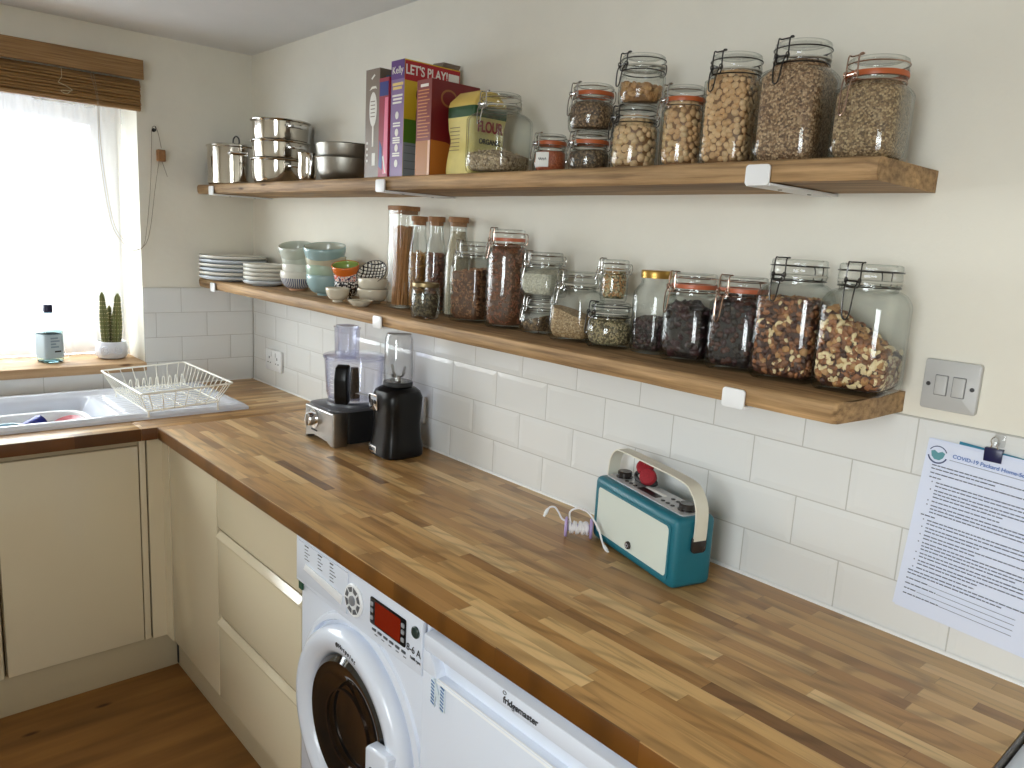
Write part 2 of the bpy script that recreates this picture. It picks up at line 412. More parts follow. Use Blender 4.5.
# ------------------------------------------------------------------ base units
DZ0, DZ1 = .145, TW - .048
CFX = .600; CFY = -.575                    # front planes of the two runs
def slab(bm, a0, a1, z0, z1, frame, th=.020, bev=.0025):
    prism(bm, [(a0, z0), (a1, z0), (a1, z1), (a0, z1)], 0, th, frame, bev)
fx = lambda a, z, c: (CFX - .020 + c, a, z)           # fronts looking +x
fy = lambda a, z, c: (a, CFY + .020 - c, z)           # fronts looking -y
def cab_x(label, y0, y1, doors):
    t = thing('base_cabinet', label, 'cabinet', (0, 0, 0))
    bm = BM(); box(bm, .01, y0, .14, CFX - .022, y1, TW - .2); box(bm, .556, y0, TW - .2, CFX - .022, y1, TW - .041); make('carcass', bm, m_creamd, t)
    for a, b in doors:
        bm = BM(); slab(bm, a, b, DZ0, .835, fx); make('door', bm, m_cream, t)
    return t
cab_x('cream sink cabinet with one flat handleless door below the draining board', -1.052, -.644, [(-1.050, -.652)])
cab_x('cream cabinet beyond the sink cabinet, mostly cut off by the picture edge', -1.60, -1.056, [(-1.598, -1.060)])
bm = BM(); slab(bm, -.648, -.628, .1415, DZ1, fx, .016)
tag(make('filler_strip', bm, m_cream), 'narrow cream upright strip beside the sink cabinet door', 'filler panel')
bm = BM(); prism(bm, [(.5605, -.624), (.6, -.624), (.6, -.577), (.662, -.577), (.662, -.556), (.5605, -.556)], .1415, DZ1, lambda a, b, c: (a, b, c), .001)
tag(make('corner_post', bm, m_cream), 'cream post filling the inner corner between the cabinets', 'corner post')
XD, XW, XF = 1.071, 1.617, 2.142
t = thing('corner_cabinet', 'cream corner cabinet with a flat door beside the drawer unit', 'cabinet', (0, 0, 0))
bm = BM(); box(bm, .664, CFY + .022, .14, XD - .003, -.01, TW - .041); make('carcass', bm, m_creamd, t)
bm = BM(); slab(bm, .665, XD - .003, DZ0, DZ1 - .004, fy); make('door', bm, m_cream, t)
t = thing('drawer_unit', 'cream unit of three handleless drawers beside the washing machine', 'drawers', (0, 0, 0))
bm = BM(); box(bm, XD, CFY + .040, .14, XW - .012, -.01, TW - .041); box(bm, XW - .011, CFY + .002, .14, XW - .002, -.01, TW - .041); make('carcass', bm, m_creamd, t)
for k, (z0, z1) in enumerate(((.694, DZ1 - .004), (.420, .678), (.146, .403))):
    bm = BM()
    pr = [(0, z0), (.020, z0), (.020, z1 - .018), (.008, z1), (0, z1)] if k else [(0, z0), (.020, z0), (.020, z1), (0, z1)]
    prism(bm, pr, XD + .002, XW - .014, lambda a, b, c: (c, CFY + .020 - a, b), .0015)
    d = make('drawer', bm, m_cream, t)
    if k:
        bm = BM(); prism(bm, [(.0202, z1 - .022), (.0250, z1 - .018), (.0250, z1 - .014), (.0125, z1 + .003), (.0085, z1 + .003), (.0085, z1 + .0002), (.0202, z1 - .0175)], XD + .002, XW - .014, lambda a, b, c: (c, CFY + .020 - a, b))
        make('pull_lip', bm, m_cream, d)
bm = BM(); box(bm, .53, YL + .002, .001, .57, -.534, .139, .001); struct(make('baseboard_back', bm, m_creamd), 'cream kickboard under the sink cabinet', 'kickboard')
bm = BM(); box(bm, .571, -.534, .001, XW - .003, -.512, .139, .001); struct(make('baseboard_right', bm, m_creamd), 'cream kickboard under the drawers', 'kickboard')
bm = BM(); box(bm, .572, -.537, .01, .584, -.5345, .13); make('gap_seal', bm, m_blackm, bpy.data.objects['baseboard_right'])

# ------------------------------------------------------------------ washing machine
t = thing('washing_machine', 'white washing machine with round glass door between drawers and fridge', 'washing machine', ((XW + XF) / 2, 0, 0))
hw = (XF - XW) / 2 - .003
WF = -.585
bm = BM(); box(bm, -hw, WF, .012, hw, -.04, .862, .012, 3); make('body', bm, m_white, t)
def onx(a): return a - (XW + XF) / 2                       # absolute x -> local
# fascia
bm = BM(); zc0 = .742
pl = [(-hw + .002, .745), (-hw + .12, .745), (-hw + .17, .742), (-hw + .215, .742), (hw - .002, .742), (hw - .002, .861), (-hw + .002, .861)]
prism(bm, pl, 0, .012, lambda a, b, c: (a, WF - c, b), .004, 0, 3); make('control_panel', bm, m_white, t)
F0 = WF - .0125
bm = BM(); prism(bm, [(-hw + .012, .756), (onx(1.862), .756), (onx(1.866), .852), (-hw + .012, .852)], 0, .003, lambda a, b, c: (a, F0 - c, b), .0015)
dd = make('detergent_drawer', bm, m_white, t)
bm = BM(); prism(bm, [(onx(1.672), .790), (onx(1.845), .772), (onx(1.850), .795), (onx(1.68), .806)], 0, .004, lambda a, b, c: (a, F0 - .003 - c, b), .002); make('drawer_grip', bm, m_whitep, dd)
for cx_, n_ in ((1.672, 5), (1.735, 5), (1.79, 6)):
    bm = BM()
    for q in range(n_):
        w_ = rnd.uniform(.014, .030); box(bm, onx(cx_), F0 - .0034, .846 - q * .0078, onx(cx_ + w_), F0 - .0028, .8472 - q * .0078 + (.0016 if q == 0 else .0004))
    make('programme_list', bm, m_ink, dd, angle=0)
# dial of wash symbols
dl = (onx(1.892), .800)
bm = BM(); MM = Matrix.Translation((dl[0], F0, dl[1])) @ Matrix.Rotation(PI / 2, 4, 'X')
lathe(bm, [(.036, 0), (.036, .003), (.034, .005), (.0, .005)], 40, M=MM); dial = make('dial', bm, m_whitep, t)
bm = BM()
for k in range(8):
    a = 2 * PI * (k + .5) / 8; pts = [(r_ * math.cos(a + q), r_ * math.sin(a + q)) for r_, q in ((.0195, -.28), (.0305, -.31), (.0305, .31), (.0195, .28))]
    prism(bm, [(dl[0] + p, dl[1] + q) for p, q in pts], .005, .0062, lambda a_, b_, c_: (a_, F0 - c_, b_), .0008)
make('dial_button', bm, mat('dial_grey', lin(96, 98, 102), .4), dial)
bm = BM(); lathe(bm, [(.011, .005), (.011, .008), (.008, .010), (0, .010)], 24, M=MM); make('dial_button', bm, mat('dial_grey_light', lin(128, 130, 134), .35), dial)
# display
bm = BM(); prism(bm, rrect(.128, .058, .004, 3, onx(2.022), .808), 0, .003, lambda a, b, c: (a, F0 - c, b), .001); disp = make('display', bm, m_black, t)
bm = BM(); prism(bm, rrect(.092, .050, .002, 2, onx(2.024), .808), .003, .0036, lambda a, b, c: (a, F0 - c, b)); 
ms = NT('red_screen'); ms.col(lin(110, 26, 10)); ms.rough(.2); ms.p.inputs['Emission Color'].default_value = lin(200, 50, 14); ms.p.inputs['Emission Strength'].default_value = .07
make('screen', bm, ms.m, disp)
bm = BM()
for xx in (1.967, 2.079):
    for zz in (.794, .810, .824): prism(bm, rrect(.010, .009, .002, 2, onx(xx), zz), .003, .005, lambda a, b, c: (a, F0 - c, b), .0006)
make('display_key', bm, mat('key_grey', lin(150, 152, 156), .4), disp)
bm = BM()
for k in range(6): prism(bm, rrect(.014, .005, .001, 2, onx(1.972 + k * .0215), .768), 0, .002, lambda a, b, c: (a, F0 - c, b), .0006)
for k in range(5): box(bm, onx(1.974 + k * .026), F0 - .0006, .7575, onx(1.984 + k * .026), F0, .759)
make('option_key', bm, mat('key_dark', lin(80, 84, 90), .4), t)
bm = BM(); MM = Matrix.Translation((onx(2.118), F0, .826)) @ Matrix.Rotation(PI / 2, 4, 'X')
lathe(bm, [(.012, 0), (.012, .003), (.010, .0045), (0, .0045)], 28, M=MM); make('power_button', bm, mat('dark_green_button', lin(44, 58, 54), .3), t, )
text('capacity_marking', '8-6 A', .021, t, XZ(onx(2.112), F0 - .0003, .785), m_ink); text('capacity_marking', '1600 rpm', .009, t, XZ(onx(2.118), F0 - .0003, .768), m_ink)
bm = BM(); box(bm, onx(1.624), F0 + .006, .722, onx(1.641), WF - .002, .742); make('green_sticker', bm, mat('green_sticker', lin(30, 74, 50), .5), t)
# door: raised ring, dished white frame, dark glass bowl
dc = (.010, .498); MM = Matrix.Translation((dc[0], WF, dc[1])) @ Matrix.Rotation(PI / 2, 4, 'X')
bm = BM(); lathe(bm, [(.252, 0), (.250, .006), (.243, .010), (.237, .010), (.234, .004), (.234, 0)], 72, M=MM, closed=True); make('door_surround', bm, m_white, t)
bm = BM(); lathe(bm, [(.224, .000), (.226, .014), (.222, .030), (.212, .039), (.198, .041), (.178, .035), (.168, .024), (.163, .012), (.163, 0)], 72, M=MM, closed=True); door = make('door', bm, m_white, t)
bm = BM(); lathe(bm, [(.1625, .004), (.1625, .020), (.150, .030), (.125, .026), (.100, .012), (0, .004)], 64, M=MM)
gm = NT('smoked_glass'); gm.col(lin(20, 19, 18)); gm.rough(.04); gm.p.inputs['Coat Weight'].default_value = .6
make('porthole', bm, gm.m, door)
bm = BM(); lathe(bm, [(.090, .020), (.090, .027), (.086, .027), (.086, .020)], 48, M=MM, closed=True); make('porthole_ring', bm, mat('drum_trim', lin(60, 46, 36), .2, .6), door)
hp = [(onx(2.018), .420), (onx(2.018), .545), (onx(2.026), .553), (onx(2.090), .563), (onx(2.098), .556), (onx(2.098), .420)]
bm = BM(); prism(bm, hp, .030, .058, lambda a, b, c: (a, WF - c, b), .006, 0, 3); dh = make('door_handle', bm, m_white, door)
bm = BM(); prism(bm, rrect(.024, .09, .008, 4, onx(2.048), .470), .0565, .0590, lambda a, b, c: (a, WF - c, b)); make('handle_recess', bm, mat('recess_grey', lin(40, 42, 48), .5), dh)
# lettering follows the ring
for k, ch in enumerate('Hotpoint'):
    a = math.radians(92 - k * 2.55); p = (dc[0] + .200 * math.cos(a), dc[1] + .200 * math.sin(a))
    text('brand_lettering', ch, .014, door, frameM((p[0], WF - .0413, p[1]), (math.sin(a), 0, -math.cos(a)), (math.cos(a), 0, math.sin(a))), m_ink, .0006)
bm = BM(); a = math.radians(95.5); lathe(bm, [(.0055, 0), (.0055, .001), (0, .001)], 16, M=Matrix.Translation((dc[0] + .200 * math.cos(a), WF - .0408, dc[1] + .200 * math.sin(a))) @ Matrix.Rotation(PI / 2, 4, 'X')); make('brand_dot', bm, m_ink, door)

# ------------------------------------------------------------------ fridge
FX1 = 2.74; FC = (XF + FX1) / 2; fw2 = (FX1 - XF) / 2 - .004
t = thing('fridge', 'white undercounter fridge beside the washing machine, cut off by the picture edge', 'fridge', (FC, 0, 0))
bm = BM(); box(bm, -fw2, -.530, .01, fw2, -.04, .840, .004); make('body', bm, m_white, t)
bm = BM(); box(bm, -fw2, -.582, .842, fw2, -.04, .866, .006, 3); make('top_lid', bm, mat('fridge_lid', lin(214, 218, 222), .35), t)
FF = -.600
# door with a grip channel: profile swept in x, channel only between two shaped ends
bm = BM()
box(bm, -fw2, FF, .03, fw2, -.534, .765, .004); box(bm, -fw2, FF, .806, fw2, -.534, .839, .004)
box(bm, -fw2, FF + .022, .760, fw2, -.534, .810)
prism(bm, [(-fw2, .764), (-fw2 + .045, .764), (-fw2 + .034, .790), (-fw2 + .022, .8065), (-fw2, .8065)], 0, .0655, lambda a, b, c: (a, FF + c, b), .002)
prism(bm, [(fw2, .764), (fw2 - .045, .764), (fw2 - .034, .790), (fw2 - .022, .8065), (fw2, .8065)][::-1], 0, .0655, lambda a, b, c: (a, FF + c, b), .002)
fd = make('door', bm, m_white, t)
bm = BM(); prism(bm, [(.000, .759), (.003, .7655), (.006, .7655), (.012, .759)], -fw2 + .044, fw2 - .044, lambda a, b, c: (c, FF - .001 + a, b)); make('grip_lip', bm, m_whitep, fd)
text('brand_lettering', 'fridgemaster', .0165, fd, XZ(2.416 - FC, FF - .0004, .8205), m_ink, .0005, bold=.0003)
bm = BM(); tube(bm, [(2.377 - FC + .004 * math.cos(q), FF - .0006, .8335 + .003 * math.sin(q)) for q in [2 * PI * k / 14 for k in range(14)]], .0006, 6, True); make('brand_emblem', bm, m_ink, fd)
# small striped magnet
t = thing('fridge_magnet', 'small blue and white striped N shaped magnet on the fridge door', 'magnet', (2.199, FF - .0002, .738)); t.scale = (1.45, 1, 1.05)
bm = BM(); N_ = [(-.014, -.024), (-.014, .024), (-.007, .027), (.004, -.004), (.005, .020), (.014, .018), (.015, -.024), (.007, -.028), (-.004, .002), (-.005, -.026)]
prism(bm, N_, 0, .003, lambda a, b, c: (a, -c, b), .0008); make('plate', bm, mat('magnet_white', lin(214, 226, 234), .4), t)
bm = BM()
for k in range(7):
    z_ = -.020 + k * .0066; x0_ = -.013; 
    for (a0, a1) in ((-.0132, -.0065), (.0065, .0135)): prism(bm, [(a0, z_), (a1, z_ - .003), (a1, z_ - .0002), (a0, z_ + .0026)], .003, .0036, lambda a, b, c: (a, -c, b))
make('stripes', bm, mat('magnet_blue', lin(40, 96, 156), .4), t, angle=0)

# ------------------------------------------------------------------ sink
def sstep(a, b, x):
    t_ = max(0, min(1, (x - a) / (b - a))); return t_ * t_ * (3 - 2 * t_)
t = thing('sink', 'white ceramic sink with ribbed draining board set into the worktop', 'sink', (0, 0, 0))
sx0, sx1, sy0, sy1 = .062, .556, -1.69, -.258
def sinkz(x, y):
    e = min(x - sx0, sx1 - x, y - sy0, sy1 - y)
    top = .9305 - .010 * (1 - sstep(0, .012, e))
    # drainer: shallow tray
    tx = sstep(.028, .050, x - sx0) * sstep(.028, .050, sx1 - x) * sstep(.035, .060, sy1 - y)
    slope = .006 + .012 * sstep(-.30, -.72, y) if y > -.72 else .018
    z = top - slope * tx
    if -.66 < y < -.34 and .10 < x < .52:
        fade = sstep(-.34, -.40, y) * sstep(.10, .12, x) * sstep(.52, .50, x) * sstep(-.66, -.63, y)
        z += .0060 * fade * (.5 + .5 * math.cos(2 * PI * (x - .11) / .030))
    bx = sstep(.048, .075, x - sx0) * sstep(.048, .075, sx1 - x) * sstep(-1.26, -1.22, y) * (1 - sstep(-.775, -.665, y))
    z -= .138 * bx
    return z
nx, ny = 92, 220
xs = [sx0 + (sx1 - sx0) * i / nx for i in range(nx + 1)]; ys = [sy0 + (sy1 - sy0) * j / ny for j in range(ny + 1)]
bm = BM(); G = [[bm.verts.new((x, y, sinkz(x, y))) for y in ys] for x in xs]
for i in range(nx):
    for j in range(ny): quad(bm, (G[i][j], G[i + 1][j], G[i + 1][j + 1], G[i][j + 1]))
edge = [G[i][0] for i in range(nx + 1)] + [G[nx][j] for j in range(1, ny + 1)] + [G[i][ny] for i in range(nx - 1, -1, -1)] + [G[0][j] for j in range(ny - 1, 0, -1)]
low = [bm.verts.new((v.co.x, v.co.y, TW + .0003)) for v in edge]
for k in range(len(edge)): quad(bm, (edge[k], edge[(k + 1) % len(edge)], low[(k + 1) % len(edge)], low[k]))
m_ceram = mat('white_ceramic', lin(220, 224, 234), .16, coat=.3)
make('basin', bm, m_ceram, t, angle=50)

# washing up bowl and what lies in it
t = thing('washing_up_bowl', 'white plastic washing up bowl standing in the sink basin', 'bowl', (.33, -.88, .7935))
bm = BM(); MM = Matrix.Diagonal((1, 1.06, 1, 1))
lathe(bm, [(.0, 0), (.105, 0, 4), (.118, .010, 4), (.134, .088, 4), (.145, .092, 4), (.145, .095, 4), (.131, .093, 4), (.115, .012, 4), (.103, .004, 4), (0, .004)], 56, M=MM); make('shell', bm, m_whitep, t)
t = thing('drinks_can', 'dark blue can lying on its side in the washing up bowl', 'can', (.352, -.915, .868), .5)
bm = BM(); MM = Matrix.Rotation(-PI / 2 + .25, 4, 'X')
lathe(bm, [(.024, -.05), (.030, -.044), (.031, .044), (.031, .05)], 32, M=MM); make('body', bm, mat('navy_print', lin(20, 30, 110), .3, .2), t)
bm = BM(); lathe(bm, [(.029, -.0505), (.026, -.056), (.0245, -.056), (.022, -.0505)], 32, M=MM, closed=True); lathe(bm, [(.022, -.0512), (0, -.0512)], 32, M=MM); make('rim', bm, m_steel, t)
bm = BM()
for k in range(5):
    a = .9 + .22 * k; p = MM @ Vector((.0314 * math.cos(a), .0314 * math.sin(a), -.02 + .012 * (k % 3))); box(bm, p.x - .004, p.y - .008, p.z - .003, p.x + .004, p.y + .008, p.z + .003)
make('white_print', bm, m_label, t)
t = thing('small_plate', 'pinkish red plate leaning in the washing up bowl behind the can', 'plate', (.335, -.805, .852), 0)
bm = BM(); MM = Matrix.Rotation(.45, 4, 'X') @ Matrix.Rotation(.25, 4, 'Y'); lathe(bm, [(0, 0), (.03, 0), (.05, .008), (.060, .012), (.060, .014), (.049, .011), (.029, .003), (0, .003)], 36, M=MM); make('plate', bm, mat('pink_red_glaze', lin(196, 110, 116), .2), t)
t = thing('plastic_tub', 'pale blue plastic tub in the washing up bowl beside the can', 'tub', (.35, -.972, .812), 0)
bm = BM(); lathe(bm, [(0, 0), (.030, 0), (.033, .004), (.040, .074), (.042, .076), (.038, .075), (.031, .006), (0, .004)], 32); make('shell', bm, mat('pale_blue_plastic', lin(190, 222, 230), .3), t)

# ------------------------------------------------------------------ dish rack
m_rackw = mat('white_coated_wire', lin(244, 242, 232), .3, coat=.2)
t = thing('dish_rack', 'white coated wire dish rack on the draining board', 'dish rack', (.378, -.490, .9285), 0)
rw, rd, rz = .243, .150, .082; bw, bd, bz = .196, .120, .012
def tilt(p): x, y, z = p; return (x, y, z + (y + .15) * .045)
bm = BM(); loop = [(a, b, rz) for a, b in rrect(2 * rw, 2 * rd, .012, 4)]; tube(bm, [tilt(p) for p in loop], .0033, 8, True); make('rim', bm, m_rackw, t)
bm = BM()
for k in range(13):
    x = -1 + 2 * (k + .5) / 13
    for s in (-1, 1): tube(bm, [tilt((x * rw, s * rd, rz)), tilt((x * bw, s * bd, bz))], .0016, 6)
    tube(bm, [tilt((x * bw, -bd, bz)), tilt((x * bw, bd, bz))], .0016, 6)
for k in range(7):
    y = -1 + 2 * (k + .5) / 7
    for s in (-1, 1): tube(bm, [tilt((s * rw, y * rd, rz)), tilt((s * bw, y * bd, bz))], .0016, 6)
for y in (-.6, 0, .6): tube(bm, [tilt((-bw, y * bd, bz - .003)), tilt((bw, y * bd, bz - .003))], .0020, 6)
tube(bm, [tilt((a, b, bz)) for a, b in rrect(2 * bw, 2 * bd, .01, 4)], .0022, 6, True)
make('wire_basket', bm, m_rackw, t)
bm = BM()
zig = []
for k in range(10):
    y = -bd * .86 + k * (2 * bd * .86 / 9)
    zig += [(-.128, y - .0075, bz + .002), (-.128, y - .0035, bz + .040), (-.128, y, bz + .047), (-.128, y + .0035, bz + .040), (-.128, y + .0075, bz + .002)]
tube(bm, [tilt(p) for p in smoothpath(zig, 3)], .0021, 6)
make('plate_prongs', bm, m_rackw, t)
for sx in (-1, 1):
    for sy in (-1, 1):
        bm = BM(); p = tilt((sx * bw * .96, sy * bd * .96, bz)); zb = sinkz(.378 + p[0], -.49 + p[1]) - .9285
        tube(bm, [(p[0], p[1], p[2] + .004), (p[0], p[1], (p[2] + zb) / 2), (p[0], p[1], zb + .0003)], [.0028, .003, .0042], 8); make('foot', bm, m_rackw, t)

# ------------------------------------------------------------------ window sill things, blind, curtain
t = thing('gin_bottle', 'clear square glass bottle with blue grey label and navy cap on the sill', 'bottle', (-.100, -.755, 1.0155), .35)
bm = BM(); n = 6
o_ = [(.0, 0), (.030, 0, n), (.035, .003, n), (.0365, .012, n), (.0365, .118, n), (.034, .132, n), (.024, .148, 3), (.0135, .158), (.0125, .178), (.015, .180), (.015, .187), (.0125, .188)]
i_ = [(max(0, r[0] - .003), z_, *r[2:]) for r in o_[::-1] for z_ in [max(r[1], .006)]]
lathe(bm, o_ + i_, 48); make('body', bm, m_bottle, t)
bm = BM(); lathe(bm, [(0, .1885), (.0155, .1885), (.0165, .190), (.0165, .216), (.0150, .219), (0, .219)], 32); make('cap', bm, mat('navy_cap', lin(20, 24, 60), .35), t)
ml = mat('blue_grey_label', lin(168, 186, 196), .5)
bm = BM(); lathe(bm, [(.0369, .018, n), (.0369, .108, n), (.0373, .108, n), (.0373, .018, n)], 48, closed=True); lb = make('label', bm, ml, t)
mk = mat('label_print', lin(120, 138, 152), .5)
bm = BM()
for k, (a0, w_, z_) in enumerate(((-.018, .028, .094), (-.018, .034, .083), (-.018, .020, .072), (-.018, .030, .061))): box(bm, .0373, a0, z_ - .003, .0378, a0 + w_, z_ + .003)
make('label_print', bm, mk, lb)
bm = BM(); box(bm, .0373, -.004, .040, .0379, .020, .046); make('label_signature', bm, m_ink, lb)

t = thing('cactus_pot', 'white round ceramic pot with owl face relief on the sill', 'plant pot', (-.115, -.535, 1.0155), 0)
bm = BM(); lathe(bm, [(0, 0), (.040, 0), (.050, .004), (.0585, .018), (.0605, .034), (.058, .052), (.053, .064), (.0535, .068), (.050, .069), (.047, .064), (.047, .054), (0, .054)], 48); make('pot', bm, m_ceram, t)
bm = BM(); ca = campan(-.115, -.535)
def onpot(da, z_, d=.0605): a = ca + da; rr_ = d * (1 - .35 * ((z_ - .034) / .045) ** 2); return (rr_ * math.cos(a), rr_ * math.sin(a), z_)
for e_ in (-.42, .36):
    for rr_ in (.016, .009): tube(bm, [onpot(e_ + rr_ / .06 * math.cos(q), .036 + rr_ * math.sin(q)) for q in [2 * PI * k / 20 for k in range(20)]], .0026, 6, True)
tube(bm, [onpot(-.03, .048), onpot(-.06, .036), onpot(-.03, .026), onpot(.02, .036), onpot(-.03, .048)], .0018, 6); tube(bm, [onpot(.75 + .10 * k, .060 - .011 * k) for k in range(4)], .0018, 6)
make('owl_relief', bm, m_ceram, t)
bm = BM(); lathe(bm, [(0, .0545), (.0465, .0545), (.040, .058), (0, .060)], 32); make('soil', bm, mat('dark_soil', lin(52, 42, 34), .9, var=.4, vscale=200), t)
mcac = mat('cactus_green', lin(112, 114, 66), .6, var=.25, vscale=60); mspn = mat('cactus_spine', lin(206, 190, 150), .6)
for k, (dx, dy, h_, r_, lx, ly) in enumerate(((.0, -.021, .205, .0125, .0, -.004), (.004, .017, .200, .0145, .0, .005), (-.014, -.001, .150, .0105, 0, 0))):
    t = thing('cactus', ('tallest ribbed cactus stem in the owl pot', 'stout ribbed cactus stem in the owl pot, nearest the wall', 'short cactus stem between the two tall ones')[k], 'cactus', (-.115 + dx, -.535 + dy, 1.0155 + .0575), 0, 'cactus stems in the owl pot')
    bm = BM(); seg = 44; nr = 14; R_ = []
    for i in range(nr + 1):
        u = i / nr; z_ = u * h_; rr_ = r_ * (.72 + .42 * math.sin(PI * min(1, u * 1.15 + .12)) ** .7) * (1 if u < .86 else math.sqrt(max(0, 1 - ((u - .86) / .145) ** 2)))
        R_.append([bm.verts.new((lx * u * 2 + rr_ * (1 + .15 * math.cos(11 * 2 * PI * k_ / seg)) * math.cos(2 * PI * k_ / seg), ly * u * 2 + rr_ * (1 + .15 * math.cos(11 * 2 * PI * k_ / seg)) * math.sin(2 * PI * k_ / seg), z_)) for k_ in range(seg)])
    for A, B in zip(R_, R_[1:]):
        for q in range(seg): quad(bm, (A[q], A[(q + 1) % seg], B[(q + 1) % seg], B[q]))
    quad(bm, R_[-1]); quad(bm, R_[0]); make('stem', bm, mcac, t, angle=60)
    bm = BM()
    for rib in range(11):
        for i in range(11):
            u = .06 + .84 * i / 11; a = 2 * PI * rib / 11; rr_ = r_ * (.72 + .42 * math.sin(PI * min(1, u * 1.15 + .12)) ** .7) * 1.14
            c_ = Vector((lx * u * 2 + rr_ * math.cos(a), ly * u * 2 + rr_ * math.sin(a), u * h_)); d_ = Vector((math.cos(a), math.sin(a), .25))
            box(bm, c_.x - .0011, c_.y - .0011, c_.z - .0013, c_.x + .0011, c_.y + .0011, c_.z + .0013); tube(bm, [c_, c_ + d_ * .004], [.0005, .0002], 4)
    make('spines', bm, mspn, t, angle=0)

# bamboo blind
def bamboo(name):
    tt = NT(name); X = tt.sep(tt.obj()); g = tt.noise(tt.comb(tt.math('MULTIPLY', X[0], 40.0), tt.math('MULTIPLY', X[1], 5.0), tt.math('MULTIPLY', X[2], 260.0)), 1.0, 4)
    tt.col(tt.ramp(g, [(.25, lin(100, 72, 40)), (.5, lin(146, 110, 66)), (.78, lin(176, 140, 92))])); tt.rough(.5); tt.bump(g, .4, .002); return tt.m
m_bam = bamboo('bamboo_slats')
t = thing('bamboo_blind', 'folded bamboo roman blind with a flat pelmet above the window', 'blind', (0, 0, 0))
bm = BM(); box(bm, .040, WY0 - .02, 2.074, .052, -.432, 2.142, .001); box(bm, -.004, WY0 - .02, 2.128, .040, -.434, 2.142); make('pelmet', bm, m_bam, t)
bm = BM(); prof = []
lay = 9
for k in range(lay):
    z_ = 1.972 + k * .0105; ob = .034 + .004 * math.sin(k * 2.1)
    prof += [(ob, z_), (ob + .0015, z_ + .004), (ob - .004, z_ + .0095)]
prof = [(.004, 1.974), (.012, 1.963), (.028, 1.964)] + prof + [(.022, 2.072), (.004, 2.072)]
prism(bm, prof, WY0 + .0, -.440, lambda a, b, c: (a, c, b)); make('folded_slats', bm, m_bam, t, angle=20)
m_cord = mat('blind_cord', lin(206, 190, 158), .7); m_cordd = mat('blind_cord_dark', lin(150, 136, 116), .7)
bm = BM(); yy = -.700
tube(bm, [(.0435, yy, 2.074), (.0435, yy, 2.04), (.0445, yy - .012, 2.02)], .0012, 6); tube(bm, smoothpath([(.0445, yy - .012, 2.02), (.0445, yy + .018, 2.008), (.0445, yy + .03, 1.998), (.0445, yy - .005, 1.994), (.0445, yy + .012, 1.985), (.0445, yy + .025, 1.996)], 5), .0012, 6); make('knotted_cord', bm, m_cord, t)
bm = BM()
cp = [(.045, -.610, 2.072), (.042, -.590, 1.98), (.020, -.585, 1.88), (.012, -.579, 1.756), (.010, -.553, 1.558), (.010, -.520, 1.485), (.010, -.475, 1.448), (.010, -.432, 1.475), (.010, -.411, 1.547), (.010, -.392, 1.681), (.010, -.3725, 1.800)]
tube(bm, smoothpath(cp, 6), .0012, 6)
cp2 = [(.045, -.600, 2.072), (.042, -.586, 1.98), (.020, -.580, 1.88), (.014, -.572, 1.756), (.014, -.547, 1.562), (.014, -.515, 1.492), (.014, -.470, 1.455), (.014, -.440, 1.470), (.014, -.424, 1.56), (.014, -.409, 1.70), (.014, -.4005, 1.85), (.014, -.3985, 1.903), (.014, -.388, 1.918), (.014, -.376, 1.897), (.014, -.365, 1.84)]
tube(bm, smoothpath(cp2, 6), .0012, 6); tube(bm, smoothpath([(.012, -.367, 1.80), (.012, -.358, 1.775), (.012, -.345, 1.735)], 5), .0012, 6); make('pull_cord', bm, m_cordd, t)
bm = BM(); box(bm, .001, -.382, 1.790, .026, -.352, 1.834, .004); make('toggle', bm, m_cork, t)
t = thing('cord_hook', 'small metal hook on the wall holding the blind cord', 'hook', (0, -.386, 1.905)); bm = BM()
tube(bm, smoothpath([(-.007, 0, 0), (.010, 0, 0), (.020, 0, -.004), (.022, 0, .006), (.018, 0, .012)], 5), .0018, 6); lathe(bm, [(.007, -.006), (.007, -.002), (0, -.002)], 20, M=Matrix.Rotation(PI / 2, 4, 'Y')); make('hook', bm, m_dkmetal, t)

# sheer curtain
tt = NT('sheer_voile'); nt = tt.nt
tr = tt.n('ShaderNodeBsdfTransparent'); tl = tt.n('ShaderNodeBsdfTranslucent'); df = tt.n('ShaderNodeBsdfDiffuse')
tl.inputs[0].default_value = (.92, .93, .95, 1); df.inputs[0].default_value = (.9, .9, .92, 1)
a1 = tt.n('ShaderNodeMixShader'); a1.inputs[0].default_value = .93; tt.l(tl.outputs[0], a1.inputs[1]); tt.l(df.outputs[0], a1.inputs[2])
a2 = tt.n('ShaderNodeMixShader'); a2.inputs[0].default_value = .36; tt.l(tr.outputs[0], a2.inputs[1]); tt.l(a1.outputs[0], a2.inputs[2]); tt.l(a2.outputs[0], tt.out.inputs['Surface']); nt.nodes.remove(tt.p)
m_voile = tt.m
t = thing('curtain', 'white sheer voile curtain hanging in the window recess', 'curtain', (0, 0, 0))
bm = BM(); ny_, nz_ = 340, 40; rows_ = []
def cx_(y, u):
    d = (-.452 - y)
    f = math.sin(d * 46 + 2.2 * u) * .014 * (.5 + .5 * u) + math.sin(d * 17 + 1.0) * .012 + math.sin(d * 101 + 3 * u) * .004
    near = math.exp(-d / .10); return -.185 + f * (1 + .8 * near) + .035 * u * sstep(.02, .4, d)
for j in range(nz_ + 1):
    u = j / nz_; z_ = 1.985 - u * (1.985 - 1.0165)
    rows_.append([bm.verts.new((cx_(-.455 - 1.58 * i / ny_, u), -.455 - 1.58 * i / ny_ - (.018 * math.sin(u * 3) if i < 60 else 0) * (1 - i / 60), z_ + (.010 * (.5 + .5 * math.sin(i * .21)) if j == nz_ else 0))) for i in range(ny_ + 1)])
for A, B in zip(rows_, rows_[1:]):
    for i in range(ny_): quad(bm, (A[i], A[i + 1], B[i + 1], B[i]))
